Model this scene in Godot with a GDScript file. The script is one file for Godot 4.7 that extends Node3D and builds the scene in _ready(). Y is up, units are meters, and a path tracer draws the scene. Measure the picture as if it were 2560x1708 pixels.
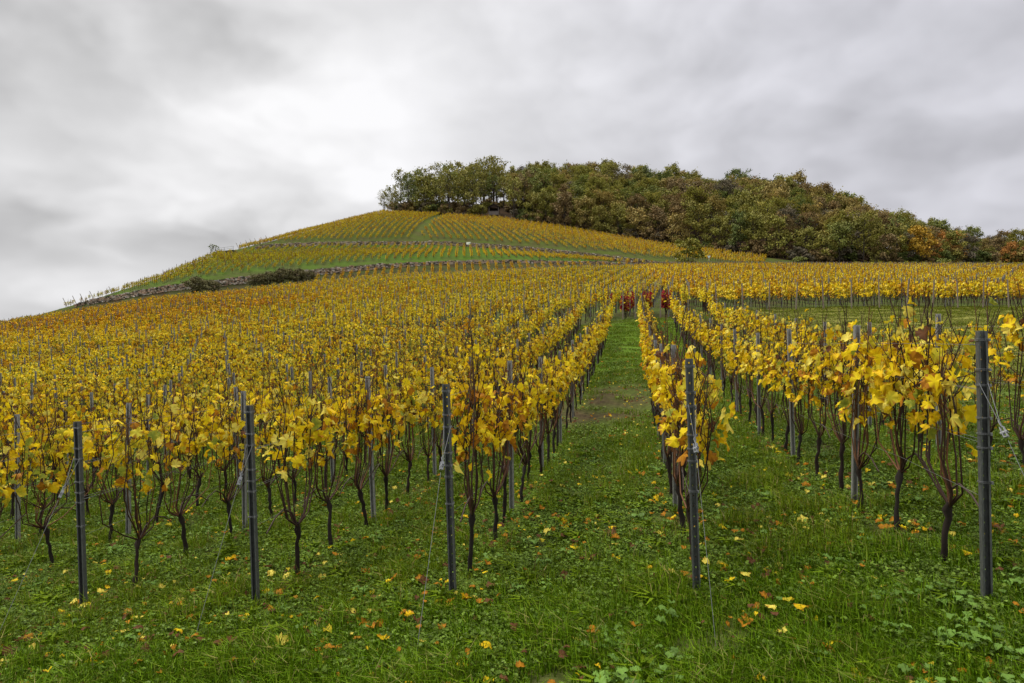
extends Node3D

# Vineyard in autumn under an overcast sky. Camera stands at the origin, eye height about 1.9 m; forward is -z ("d" below), right is +x.

var rng := RandomNumberGenerator.new()
var bumps := FastNoiseLite.new()
var patch := FastNoiseLite.new()

# ---------------------------------------------------------------- mesh building
class MB:
	var v := PackedVector3Array()
	var n := PackedVector3Array()
	var c := PackedColorArray()
	var ix := PackedInt32Array()

	func add(src: MB, t: Transform3D, tint := Color.WHITE) -> void:
		var at := v.size()
		for i in src.v.size():
			v.append(t * src.v[i])
			n.append((t.basis * src.n[i]).normalized())
			c.append(src.c[i] * tint)
		for i in src.ix:
			ix.append(at + i)

	func face(p: PackedVector3Array, col: Color) -> void:
		var nn := (p[2] - p[0]).cross(p[1] - p[0]).normalized()
		var at := v.size()
		for q in p:
			v.append(q)
			n.append(nn)
			c.append(col)
		for i in range(1, p.size() - 1):
			ix.append(at)
			ix.append(at + i)
			ix.append(at + i + 1)

	func tube(p: PackedVector3Array, r: PackedFloat32Array, sides: int, col: Color, cap := false) -> void:
		var at := v.size()
		for i in p.size():
			var dir := (p[mini(i + 1, p.size() - 1)] - p[maxi(i - 1, 0)]).normalized()
			var a := dir.cross(Vector3(0.31, 0.17, 0.94)).normalized()
			if absf(dir.z) > 0.9:
				a = dir.cross(Vector3(1, 0, 0)).normalized()
			var b := dir.cross(a)
			for k in sides:
				var w := TAU * k / sides
				var o := a * cos(w) + b * sin(w)
				v.append(p[i] + o * r[i])
				n.append(o)
				c.append(col)
		for i in p.size() - 1:
			for k in sides:
				var k2 := (k + 1) % sides
				var q := at + i * sides
				for e in [q + k, q + k2, q + sides + k, q + k2, q + sides + k2, q + sides + k]:
					ix.append(e)
		if cap:
			var e0 := at + (p.size() - 1) * sides
			for k in range(1, sides - 1):
				ix.append(e0)
				ix.append(e0 + k)
				ix.append(e0 + k + 1)

	func box(lo: Vector3, hi: Vector3, col: Color, t := Transform3D()) -> void:
		var q: Array[Vector3] = []
		for i in 8:
			q.append(t * Vector3(hi.x if i & 1 else lo.x, hi.y if i & 2 else lo.y, hi.z if i & 4 else lo.z))
		for f in [[0, 2, 3, 1], [4, 5, 7, 6], [0, 1, 5, 4], [2, 6, 7, 3], [0, 4, 6, 2], [1, 3, 7, 5]]:
			face(PackedVector3Array([q[f[0]], q[f[1]], q[f[2]], q[f[3]]]), col)

	func into(m: ArrayMesh, mat: Material) -> void:
		if v.is_empty():
			return
		for i in range(0, ix.size(), 3):   # wind every face to agree with its normals
			var q0 := ix[i]
			var q1 := ix[i + 1]
			var q2 := ix[i + 2]
			if (v[q2] - v[q0]).cross(v[q1] - v[q0]).dot(n[q0] + n[q1] + n[q2]) < 0:
				ix[i + 1] = q2
				ix[i + 2] = q1
		var a := []
		a.resize(Mesh.ARRAY_MAX)
		a[Mesh.ARRAY_VERTEX] = v
		a[Mesh.ARRAY_NORMAL] = n
		a[Mesh.ARRAY_COLOR] = c
		a[Mesh.ARRAY_INDEX] = ix
		m.add_surface_from_arrays(Mesh.PRIMITIVE_TRIANGLES, a)
		m.surface_set_material(m.get_surface_count() - 1, mat)

	func mesh(mat: Material) -> ArrayMesh:
		var m := ArrayMesh.new()
		into(m, mat)
		return m

static func lin(r: float, g: float, b: float) -> Color:   # real-world base colour -> stored value
	return Color(pow(r, 1 / 2.2), pow(g, 1 / 2.2), pow(b, 1 / 2.2))

func rf(a: float, b: float) -> float:
	return rng.randf_range(a, b)

func leafy(back: float, rough := 0.6, tone := Color.WHITE) -> StandardMaterial3D:
	var m := StandardMaterial3D.new()
	m.vertex_color_use_as_albedo = true
	m.vertex_color_is_srgb = true
	m.albedo_color = tone
	m.roughness = rough
	m.metallic_specular = 0.35
	m.cull_mode = BaseMaterial3D.CULL_DISABLED
	if back > 0:
		m.backlight_enabled = true
		m.backlight = Color(back, back, back)
	return m

func noise_tex(freq: float, lo: float, hi: float, seed_: int, normal := false) -> NoiseTexture2D:
	var t := NoiseTexture2D.new()
	t.width = 512
	t.height = 512
	t.seamless = true
	var f := FastNoiseLite.new()
	f.seed = seed_
	f.frequency = freq
	f.fractal_octaves = 5
	t.noise = f
	if normal:
		t.as_normal_map = true
		t.bump_strength = 6.0
	else:
		var g := Gradient.new()
		g.set_color(0, Color(lo, lo, lo))
		g.set_color(1, Color(hi, hi, hi))
		t.color_ramp = g
	return t

# ---------------------------------------------------------------- naming
var taken := {}
func numbered(called: String) -> String:
	var k: int = taken.get(called, 0)
	taken[called] = k + 1
	return called if k == 0 else "%s_%03d" % [called, k]

func meta(o: Node, label: String, category: String, group := "", kind := "") -> void:
	if label:
		o.set_meta("label", label)
	if category:
		o.set_meta("category", category)
	if group:
		o.set_meta("group", group)
	if kind:
		o.set_meta("kind", kind)

func thing(called: String, at: Vector3, label: String, category: String, group := "", kind := "") -> Node3D:
	var o := Node3D.new()
	o.name = numbered(called)
	add_child(o, true)
	o.position = at
	meta(o, label, category, group, kind)
	return o

func part(called: String, m: Mesh, parent: Node3D, at := Transform3D(), kind := "") -> MeshInstance3D:
	var o := MeshInstance3D.new()
	o.name = called
	o.mesh = m
	o.transform = at
	parent.add_child(o, true)
	if kind:
		o.set_meta("kind", kind)
	return o

func many(called: String, m: Mesh, where: Array[Transform3D], tints: PackedColorArray, parent: Node3D) -> void:
	if where.is_empty():
		return
	var mm := MultiMesh.new()
	mm.transform_format = MultiMesh.TRANSFORM_3D
	mm.use_colors = true
	mm.mesh = m
	mm.instance_count = where.size()
	for i in where.size():
		mm.set_instance_transform(i, where[i])
		mm.set_instance_color(i, tints[i])
	var o := MultiMeshInstance3D.new()
	o.name = called
	o.multimesh = mm
	parent.add_child(o, true)
	o.set_meta("kind", "stuff")

const NTH := ["first", "second", "third", "fourth", "fifth", "sixth", "seventh", "eighth", "ninth", "tenth", "eleventh", "twelfth", "thirteenth", "fourteenth", "fifteenth", "sixteenth", "seventeenth", "eighteenth", "nineteenth", "twentieth"]
func nth(k: int) -> String:
	return NTH[k] if k < 20 else "%dth" % (k + 1)

# ---------------------------------------------------------------- the lie of the land
# bearings (x / d) of the survey lines and, for each, ground heights relative to the eye
const NU := [-0.75, -0.62, -0.43, -0.27, -0.11, 0.03, 0.18, 0.33, 0.53, 0.75]
const ND := [20.0, 30.0, 42.0, 60.0, 90.0, 120.0]
const NH := [
	[-3.3, -3.2, -2.7, -1.7, 0.3, 1.8], [-3.1, -2.85, -2.2, -1.0, 1.6, 4.3], [-2.75, -2.3, -1.4, 0.0, 3.4, 6.9], [-2.4, -1.8, -0.7, 0.9, 4.8, 8.6], [-2.05, -1.3, 0.0, 1.9, 6.0, 10.1],
	[-1.7, -0.9, 0.6, 2.6, 6.9, 11.3], [-1.35, -0.5, 1.25, 3.4, 7.6, 11.9], [-1.1, -0.1, 1.6, 3.6, 7.7, 12.0], [-0.85, 0.3, 1.85, 3.6, 7.6, 11.7], [-0.6, 0.5, 1.9, 3.6, 7.6, 11.6]]
# bearing; field end d,h; lower wall d,h,step; upper wall d,h,step; top edge d,h; crest d,h
const FAR := [
	[-0.75, 130, 2.4, 140, 2.9, 0.0, 150, 3.2, 0.0, 155, 3.3, 160, 3.2], [-0.62, 145, 5.9, 152, 8.3, 0.7, 160, 9.3, 0.0, 165, 9.4, 170, 9.2], [-0.507, 147, 8.9, 152, 11.2, 1.1, 178, 17.0, 0.0, 184, 17.4, 190, 17.4],
	[-0.43, 148, 9.7, 154, 12.5, 1.3, 196, 25.1, 0.0, 202, 25.6, 208, 25.4], [-0.354, 149, 11.1, 156, 14.0, 1.3, 203, 28.0, 0.8, 215, 31.3, 222, 31.5], [-0.27, 150, 12.6, 158, 15.7, 1.1, 205, 28.9, 0.85, 243, 40.9, 252, 42.0],
	[-0.188, 151, 13.7, 160, 17.2, 0.8, 205, 29.0, 0.85, 258, 48.6, 275, 51.0], [-0.11, 152, 14.3, 162, 18.3, 0.55, 204, 28.9, 0.85, 256, 47.6, 290, 55.0], [-0.022, 153, 14.8, 164, 18.9, 0.5, 198, 27.0, 0.95, 250, 45.2, 300, 60.0],
	[0.054, 154, 15.2, 165, 18.95, 0.4, 187, 24.2, 1.05, 242, 41.2, 305, 63.0], [0.144, 156, 15.6, 166, 18.9, 0.3, 176, 20.6, 1.3, 232, 36.0, 310, 64.0], [0.214, 158, 16.6, 166, 18.2, 0.0, 170, 19.1, 0.6, 223, 31.9, 310, 62.0],
	[0.33, 163, 17.4, 168, 18.6, 0.0, 173, 19.6, 0.0, 200, 25.5, 300, 56.0], [0.43, 168, 17.9, 173, 18.9, 0.0, 178, 20.0, 0.0, 190, 22.2, 290, 50.0], [0.53, 170, 18.0, 175, 18.8, 0.0, 180, 19.8, 0.0, 188, 21.4, 280, 38.0],
	[0.64, 170, 18.0, 175, 18.8, 0.0, 180, 19.8, 0.0, 190, 21.5, 280, 31.5], [0.75, 171, 18.0, 176, 18.8, 0.0, 181, 19.8, 0.0, 195, 22.0, 285, 28.0]]
enum {FE = 7, W1 = 8, W1T = 9, W2 = 10, W2T = 11, TOP = 12, CREST = 13}
const NS := 16
const UC := 400
var sd: Array[PackedFloat32Array] = []
var sh: Array[PackedFloat32Array] = []
var sm: Array[PackedFloat32Array] = []

func plane(x: float, d: float) -> float:
	return -1.927 + 0.11 * clampf(x, -8.25, 8.25) - 0.02 * maxf(d, -10)

func survey() -> void:
	for i in UC + 1:
		var u := clampf(-0.8 + 1.6 * i / UC, -0.75, 0.75)
		var d := PackedFloat32Array([11.0])
		var h := PackedFloat32Array([plane(u * 11, 11)])
		var k := 0
		while k < NU.size() - 2 and u > NU[k + 1]:
			k += 1
		var t: float = (u - NU[k]) / (NU[k + 1] - NU[k])
		for s in ND.size():
			d.append(ND[s])
			h.append(lerpf(NH[k][s], NH[k + 1][s], t))
		k = 0
		while k < FAR.size() - 2 and u > FAR[k + 1][0]:
			k += 1
		var a: Array = FAR[k]
		var b: Array = FAR[k + 1]
		t = (u - a[0]) / (b[0] - a[0])
		var f := PackedFloat32Array()
		for s in range(1, 13):
			f.append(lerpf(a[s], b[s], t))
		for e in [[f[0], f[1]], [f[2], f[3]], [f[2] + 0.6, f[3] + f[4] + 0.05], [f[5], f[6]], [f[5] + 0.6, f[6] + f[7] + 0.05], [f[8], f[9]], [f[10], f[11]], [f[10] + 60, f[11] - (26.0 if u < -0.1 else 8.0)], [900.0, -60.0]]:
			d.append(e[0])
			h.append(e[1])
		var m := PackedFloat32Array()
		m.resize(NS)
		for s in NS:
			if s == 0:
				m[s] = 0.0
			elif s == NS - 1:
				m[s] = (h[s] - h[s - 1]) / (d[s] - d[s - 1])
			else:
				var p := (h[s] - h[s - 1]) / (d[s] - d[s - 1])
				var q := (h[s + 1] - h[s]) / (d[s + 1] - d[s])
				m[s] = 0.0 if p * q <= 0 else 2 * p * q / (p + q)
		sd.append(d)
		sh.append(h)
		sm.append(m)

func along(i: int, d: float) -> float:
	var D := sd[i]
	var s := 0
	while s < NS - 2 and d > D[s + 1]:
		s += 1
	var w := D[s + 1] - D[s]
	var t := clampf((d - D[s]) / w, 0, 1)
	var t2 := t * t
	var t3 := t2 * t
	return (2 * t3 - 3 * t2 + 1) * sh[i][s] + (t3 - 2 * t2 + t) * w * sm[i][s] + (3 * t2 - 2 * t3) * sh[i][s + 1] + (t3 - t2) * w * sm[i][s + 1]

func land(x: float, d: float) -> float:
	var h: float
	if d <= 11:
		h = plane(x, d)
	else:
		var f := (clampf(x / d, -0.7999, 0.7999) + 0.8) / 1.6 * UC
		var i := int(f)
		h = lerpf(along(i, d), along(i + 1, d), f - i)
	return h + bumps.get_noise_2d(x, d) * clampf(0.03 + d * 0.0012, 0.03, 0.18)

func at(x: float, d: float, up := 0.0) -> Vector3:
	return Vector3(x, land(x, d) + up, -d)

func st(u: float, s: int) -> float:   # how far off a feature line lies on a bearing
	return sd[clampi(int(round((u + 0.8) / 1.6 * UC)), 0, UC)][s]

func onto(x: float, s: int, off := 0.0) -> float:   # distance of a feature line at sideways place x
	var d := 200.0
	for k in 6:
		d = st(clampf(x / d, -0.8, 0.8), s) + off
	return d

# ---------------------------------------------------------------- vines
const TONES := 8
var tone_mid: Array[Color] = []
var tone_rim: Array[Color] = []
var leaf_src: Array[MB] = []      # [shape * TONES + tone]
var leaf_small: Array[MB] = []    # [tone]
var leaf_mesh: Array[ArrayMesh] = []
var wood_mat: StandardMaterial3D
var cane_mat: StandardMaterial3D
var leaf_mat: StandardMaterial3D
const BARK := Vector3(0.022, 0.016, 0.012)

func make_leaves() -> void:
	for e in [[0.76, 0.60, 0.014], [0.74, 0.525, 0.010], [0.76, 0.66, 0.12], [0.44, 0.40, 0.028], [0.20, 0.24, 0.03], [0.46, 0.21, 0.012], [0.15, 0.065, 0.025], [0.33, 0.030, 0.035]]:
		tone_mid.append(lin(e[0], e[1], e[2]))
	for e in [[0.70, 0.50, 0.011], [0.62, 0.36, 0.009], [0.68, 0.54, 0.07], [0.56, 0.43, 0.02], [0.36, 0.34, 0.03], [0.28, 0.11, 0.012], [0.09, 0.042, 0.02], [0.24, 0.012, 0.025]]:
		tone_rim.append(lin(e[0], e[1], e[2]))
	var half := [Vector2(0, 0.08), Vector2(0.10, -0.06), Vector2(0.26, -0.10), Vector2(0.36, 0.02), Vector2(0.50, 0.06), Vector2(0.46, 0.20), Vector2(0.56, 0.34), Vector2(0.61, 0.52), Vector2(0.45, 0.53), Vector2(0.37, 0.66), Vector2(0.30, 0.83), Vector2(0.14, 0.85), Vector2(0, 1.02)]
	for shape in 5:
		var pts: Array[Vector3] = [Vector3(0, 0.36, 0)]
		var flat: Array[Vector2] = []
		for p in half:
			flat.append(p)
		for k in range(half.size() - 2, 0, -1):
			flat.append(Vector2(-half[k].x, half[k].y))
		var fold := rf(-0.65, 0.65)
		var curl := rf(-1.0, 0.2)
		var ph := rf(0, TAU)
		for p in flat:
			var q: Vector2 = p * rf(0.9, 1.08)
			pts.append(Vector3(q.x, q.y, fold * absf(q.x) + curl * (q.y - 0.36) * absf(q.y - 0.36) + 0.09 * sin(ph + 7.0 * q.angle()) + rf(-0.04, 0.04)))
		var nn: Array[Vector3] = []
		nn.resize(pts.size())
		nn.fill(Vector3.ZERO)
		var ix := PackedInt32Array()
		for k in flat.size():
			var a := 1 + k
			var b := 1 + (k + 1) % flat.size()
			ix.append_array([0, a, b])
			var f := (pts[a] - pts[0]).cross(pts[b] - pts[0])
			for w in [0, a, b]:
				nn[w] += f
		for tone in TONES:
			var m := MB.new()
			for k in pts.size():
				m.v.append(pts[k])
				m.n.append(nn[k].normalized() * (1.0 if nn[k].z > 0 else -1.0))
				m.c.append(tone_mid[tone] if k == 0 else tone_mid[tone].lerp(tone_rim[tone], rf(0.1, 1.3)) if rng.randf() < 0.86 or tone > 3 else tone_rim[5])
			m.ix = ix
			leaf_src.append(m)
			leaf_mesh.append(m.mesh(leaf_mat))
	for tone in TONES:
		var m := MB.new()
		for p in [Vector3(0, 0, 0), Vector3(0.5, 0.1, 0.16), Vector3(0.52, 0.62, 0.1), Vector3(0, 1, -0.1), Vector3(-0.52, 0.62, 0.1), Vector3(-0.5, 0.1, 0.16)]:
			m.v.append(p)
			m.n.append(Vector3(p.x * 0.5, -0.1, 1).normalized())
			m.c.append(tone_mid[tone].lerp(tone_rim[tone], 0.35))
		m.ix = PackedInt32Array([0, 1, 2, 0, 2, 3, 0, 3, 4, 0, 4, 5])
		leaf_small.append(m)

func pick(weights: Array) -> int:
	var sum := 0.0
	for w in weights:
		sum += w
	var r := rng.randf() * sum
	for i in weights.size():
		r -= weights[i]
		if r < 0:
			return i
	return 0

const YELLOW := [36, 22, 17, 13, 4, 6, 3, 0]
const GREENISH := [24, 14, 8, 26, 16, 5, 3, 0]
const ORANGE := [20, 36, 6, 4, 1, 20, 8, 0]
const RED := [7, 4, 0, 3, 1, 8, 14, 60]

# one vine grown along its row (local x): trunk, canes rising out of its head, leaves hanging high on the canes
func grow(detail: int, weights: Array, n_leaves: int, size: float, tall := 1.0, low := 0.92) -> Dictionary:
	var out := {"trunk": MB.new(), "canes": [], "leaves": []}
	var hh := rf(0.44, 0.58) * tall
	var lean := Vector3(rf(-0.12, 0.12), 0, rf(-0.06, 0.06))
	var bark := lin(BARK.x * rf(0.8, 1.2), BARK.y, BARK.z)
	var p := PackedVector3Array()
	var r := PackedFloat32Array()
	var segs: int = [9, 6, 3, 2][detail]
	for i in segs + 1:
		var t := float(i) / segs
		p.append(Vector3(rf(-0.012, 0.012), -0.06 + t * (hh + 0.06), rf(-0.012, 0.012)) + lean * t * t)
		r.append((0.0185 + 0.007 * (1 - t) * (1 - t)) * rf(0.78, 1.28) + (0.013 if i == segs - 1 else 0.0))
	r[segs] = 0.016
	out.trunk.tube(p, r, [7, 5, 4, 3][detail], bark, true)
	var head := p[segs] - Vector3(0, 0.03, 0)
	var n_canes: int = [11, 10, 7, 4][detail] + rng.randi_range(-1, 1)
	var lines: Array[PackedVector3Array] = []
	for k in n_canes:
		var s := rf(-1, 1) if detail > 1 else (2.0 * k / maxf(n_canes - 1, 1) - 1 + rf(-0.25, 0.25))
		var zs := rf(-0.09, 0.09)
		var reach := s * rf(0.14, 0.42)
		var top := rf(1.35, 1.78) * tall
		if rng.randf() < 0.42:
			top += rf(0.12, 0.5)
		var pts := PackedVector3Array([head, head + Vector3(reach * 0.55, 0.10 + rf(-0.03, 0.03), zs * 0.5), Vector3(reach * rf(0.75, 1.15), hh + rf(0.2, 0.36), zs), Vector3(reach * 1.02 + rf(-0.05, 0.05), hh + 0.55, zs * 0.9 + rf(-0.03, 0.03)), Vector3(reach * 0.95 + rf(-0.08, 0.08), lerpf(hh + 0.55, top, 0.5), zs + rf(-0.05, 0.05)), Vector3(reach + rf(-0.16, 0.16), top, zs + rf(-0.09, 0.09))])
		var m := MB.new()
		var tone := rf(0.6, 1.3)
		var col := lin(0.045 * tone, 0.022 * tone, 0.014 * tone) if rng.randf() < 0.75 else lin(0.115 * tone, 0.052 * tone, 0.022 * tone)
		var rad := PackedFloat32Array([0.0095, 0.0068, 0.0062, 0.0057, 0.005, 0.0036])
		if detail >= 2:
			for i in rad.size():
				rad[i] *= 1.25 if detail == 2 else 1.7
		m.tube(pts, rad, [5, 4, 3, 3][detail], col)
		if detail < 2:
			for q in 4:
				var w := rf(2.6, 4.95)
				var b := pts[int(w)].lerp(pts[int(w) + 1], w - int(w))
				var e := b + Vector3(rf(-0.22, 0.22), rf(0.05, 0.32), rf(-0.15, 0.15))
				m.tube(PackedVector3Array([b, b.lerp(e, 0.5) + Vector3(0, -0.015, 0), e]), PackedFloat32Array([0.0038, 0.0032, 0.0024]), 3, col)
		lines.append(pts)
		out.canes.append(m)
	if detail < 2:   # the fruiting cane bent down along the wire
		var m := MB.new()
		var s := 1.0 if rng.randf() < 0.5 else -1.0
		m.tube(PackedVector3Array([head, head + Vector3(0.06 * s, 0.13, 0.02), head + Vector3(0.2 * s, 0.2, 0.02), head + Vector3(0.36 * s, 0.16, 0.01), head + Vector3(0.50 * s, 0.07, 0)]), PackedFloat32Array([0.010, 0.0085, 0.0075, 0.007, 0.006]), 5, lin(0.05, 0.032, 0.024))
		out.canes.append(m)
	for k in n_leaves:
		var line := lines[rng.randi() % lines.size()]
		var w := 2.6 + 2.4 * pow(rng.randf(), 0.75)
		w = minf(w, 4.75)
		var base := line[int(w)].lerp(line[int(w) + 1], w - int(w))
		var lowest := low * tall
		if low < 0.9:
			base.y = lerpf(base.y, rf(lowest, 1.66 * tall), 0.75)
		if base.y < lowest:
			if rng.randf() < 0.8:
				base.y = rf(lowest, 1.6 * tall)
		if base.y > 1.68 * tall and rng.randf() < 0.8:   # the long tips have lost their leaves
			base.y = rf(1.05, 1.62) * tall
		var zs := 1.0 if rng.randf() < 0.5 else -1.0
		base += Vector3(rf(-0.10, 0.10), rf(-0.06, 0.06), zs * rf(0.02, 0.16))
		var tip := Vector3(rf(-0.75, 0.75), rf(-1.0, 0.25), zs * rf(-0.1, 0.7)).normalized()
		var nor := Vector3(rf(-0.6, 0.6), rf(-0.15, 0.9), zs * rf(0.3, 1.0))
		nor = (nor - tip * nor.dot(tip)).normalized()
		var sc := size * rf(0.6, 1.28)
		var tone := pick(weights)
		if tone == 6:
			sc *= 0.75
		var basis_ := Basis(tip.cross(nor), tip, nor)
		out.leaves.append([Transform3D(basis_.scaled(Vector3(sc, sc, sc)), base), tone])
	return out

func vine_near(weights: Array, n_leaves: int, proto: Node3D) -> void:
	var g := grow(0, weights, n_leaves, 0.098)
	part("trunk", g.trunk.mesh(wood_mat), proto)
	for m in g.canes:
		part("cane", m.mesh(cane_mat), proto)
	for l in g.leaves:
		part("leaf", leaf_mesh[(rng.randi() % 5) * TONES + l[1]], proto, l[0])

func vine_mid(weights: Array, n_leaves: int, proto: Node3D) -> void:
	var g := grow(1, weights, n_leaves, 0.092)
	part("trunk", g.trunk.mesh(wood_mat), proto)
	var all := MB.new()
	for m in g.canes:
		all.add(m, Transform3D())
	part("canes", all.mesh(cane_mat), proto, Transform3D(), "stuff")
	var lv := MB.new()
	for l in g.leaves:
		lv.add(leaf_src[(rng.randi() % 5) * TONES + l[1]], l[0])
	part("leaves", lv.mesh(leaf_mat), proto, Transform3D(), "stuff")

func vine_far(detail: int, weights: Array, n_leaves: int, size: float, tall := 1.0, low := 0.92) -> ArrayMesh:
	var g := grow(detail, weights, n_leaves, size, tall, low)
	var wood: MB = g.trunk
	for m in g.canes:
		wood.add(m, Transform3D())
	var lv := MB.new()
	for l in g.leaves:
		lv.add(leaf_small[l[1]], l[0])
	var mesh := ArrayMesh.new()
	wood.into(mesh, wood_mat)
	lv.into(mesh, leaf_mat)
	return mesh

func yaw(dx: float, dd: float) -> Basis:
	return Basis(Vector3.UP, atan2(dd, dx))

# ---------------------------------------------------------------- posts
var steel_mat: StandardMaterial3D
var dark_steel_mat: StandardMaterial3D
var post_wood_mat: StandardMaterial3D
var wire_mat: StandardMaterial3D
const PH := 1.75

func channel(h: float, holes: bool) -> MB:   # open towards local -x
	var m := MB.new()
	var w := Color.WHITE
	var low := -0.15
	if holes:
		m.box(Vector3(0.0175, low, -0.0275), Vector3(0.02, h, -0.005), w)
		m.box(Vector3(0.0175, low, 0.005), Vector3(0.02, h, 0.0275), w)
		var y := h - 0.03
		var top := h
		while y > 0.1:
			m.box(Vector3(0.0175, y + 0.006, -0.005), Vector3(0.02, top, 0.005), w)
			top = y - 0.006
			y -= 0.075
		m.box(Vector3(0.0175, low, -0.005), Vector3(0.02, top, 0.005), w)
	else:
		m.box(Vector3(0.0175, low, -0.0275), Vector3(0.02, h, 0.0275), w)
	for s in [-1.0, 1.0]:
		m.box(Vector3(-0.02, low, minf(0.025 * s, 0.0275 * s)), Vector3(0.0175, h, maxf(0.025 * s, 0.0275 * s)), w)
		m.box(Vector3(-0.02, low, minf(0.016 * s, 0.025 * s)), Vector3(-0.0175, h, maxf(0.016 * s, 0.025 * s)), w)
	return m

func band(y: float) -> MB:
	var m := MB.new()
	var a := 0.0245
	var b := 0.032
	for k in 2:
		var yy := y + k * 0.008
		m.tube(PackedVector3Array([Vector3(-a, yy, -b), Vector3(-a, yy, b), Vector3(a, yy, b), Vector3(a, yy, -b), Vector3(-a, yy, -b)]), PackedFloat32Array([0.0022, 0.0022, 0.0022, 0.0022, 0.0022]), 4, Color.WHITE)
	m.box(Vector3(-0.035, y - 0.006, b - 0.004), Vector3(-0.02, y + 0.012, b + 0.006), Color.WHITE)
	return m

func wire(a: Vector3, b: Vector3, r: float, sag := 0.0) -> MB:
	var m := MB.new()
	var p := PackedVector3Array()
	var rr := PackedFloat32Array()
	for i in 7:
		var t := i / 6.0
		p.append(a.lerp(b, t) - Vector3(0, sag * 4 * t * (1 - t), 0))
		rr.append(r)
	m.tube(p, rr, 4, Color.WHITE)
	return m

# ---------------------------------------------------------------- trees
var twig_mat: StandardMaterial3D

# kind 0 dense, 1 loose, 2 nearly bare, 3 low bush
func make_tree(kind: int, height: float, wide: float, cards: int, card: float, crown_from: float) -> Array:
	var wood := MB.new()
	var lv := MB.new()
	var bark := lin(0.045, 0.036, 0.028)
	var tips: Array[Vector3] = []
	var stems := 1 if kind < 3 else 5
	for sN in stems:
		var p := PackedVector3Array()
		var r := PackedFloat32Array()
		var bend := Vector3(rf(-0.6, 0.6), 0, rf(-0.6, 0.6))
		var foot := Vector3.ZERO if stems == 1 else Vector3(rf(-0.8, 0.8), 0, rf(-0.5, 0.5))
		var hh := height * rf(0.80, 0.9)
		for i in 8:
			var t := i / 7.0
			p.append(foot + Vector3(0, -0.6 + t * (hh + 0.6), 0) + bend * t * t + Vector3(rf(-0.15, 0.15), 0, rf(-0.15, 0.15)) * t)
			r.append(height * lerpf(0.017, 0.003, t) * (0.6 if stems > 1 else 1.0))
		wood.tube(p, r, 6, bark)
		var limbs := 15 if kind < 3 else 6
		for k in limbs:
			var t := lerpf(crown_from, 0.98, (k + rng.randf()) / limbs)
			var b := p[int(t * 6.99)].lerp(p[int(t * 6.99) + 1], fposmod(t * 6.99, 1.0))
			var ang := k * 2.4 + rf(-0.5, 0.5)
			var prof := sqrt(maxf(0.06, 1 - pow((t - crown_from - 0.30 * (1 - crown_from)) / (1.05 - crown_from) * 1.45, 2.0)))
			var len := wide * prof * rf(0.7, 1.1)
			var dir := Vector3(cos(ang), rf(0.25, 0.8) + 0.4 * t, sin(ang)).normalized()
			var e := b + dir * len
			var mid := b.lerp(e, 0.5) + Vector3(rf(-0.3, 0.3), rf(-0.1, 0.35), rf(-0.3, 0.3)) * len * 0.3
			var r0 := height * 0.006 * (1.2 - 0.6 * t)
			wood.tube(PackedVector3Array([b, mid, e]), PackedFloat32Array([r0, r0 * 0.65, r0 * 0.3]), 4, bark)
			tips.append(e)
			var subs := 5 if kind == 2 else 4
			for q in subs:
				var f := rf(0.35, 0.95)
				var sb := b.lerp(mid, f * 2) if f < 0.5 else mid.lerp(e, f * 2 - 1)
				var se := sb + (dir + Vector3(rf(-1, 1), rf(-0.4, 0.9), rf(-1, 1))).normalized() * len * rf(0.28, 0.5)
				wood.tube(PackedVector3Array([sb, sb.lerp(se, 0.5) + Vector3(0, rf(-0.1, 0.2), 0), se]), PackedFloat32Array([r0 * 0.4, r0 * 0.28, r0 * 0.14]), 3, bark)
				tips.append(se)
				if kind == 2:
					for z in 4:
						var sf := sb.lerp(se, rf(0.3, 1))
						wood.tube(PackedVector3Array([sf, sf + Vector3(rf(-1, 1), rf(-0.2, 1), rf(-1, 1)).normalized() * len * 0.22]), PackedFloat32Array([r0 * 0.16, r0 * 0.09]), 3, bark)
	for tip in tips:
		var shade := rf(0.72, 1.25)
		var warm := rf(0.92, 1.08)
		var rad := wide * rf(0.24, 0.36)
		for k in int(cards * rf(0.5, 1.4)):
			var o := Vector3(rng.randfn(0, 0.42), rng.randfn(0, 0.30), rng.randfn(0, 0.42)) * rad
			var nor := (Vector3(rf(-1, 1), rf(-0.2, 1.2), rf(-1, 1)) + o.normalized() * 0.6).normalized()
			var a := nor.cross(Vector3(rf(-1, 1), rf(-1, 1), rf(-1, 1))).normalized()
			var b := nor.cross(a)
			var s := card * rf(0.6, 1.3)
			var c := tip + o
			var sh_ := shade * rf(0.8, 1.2)
			var at_ := lv.v.size()
			for q in [a * s * 0.55, b * s * 0.42 + nor * s * 0.1, -a * s * 0.5, -b * s * 0.45 - nor * s * 0.06]:
				lv.v.append(c + q)
				lv.n.append(nor)
				lv.c.append(lin(clampf(0.5 * sh_ * warm, 0, 1), clampf(0.5 * sh_, 0, 1), 0.5 * sh_))
			for q in [0, 1, 2, 0, 2, 3]:
				lv.ix.append(at_ + q)
	return [wood.mesh(twig_mat), lv.mesh(leaf_mat)]

func tree_tone(r: float, g: float, b: float) -> StandardMaterial3D:   # crowns carry 0.5 in their vertices
	return leafy(0.5, 0.7, Color(r * 2, g * 2, b * 2).linear_to_srgb())

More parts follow.
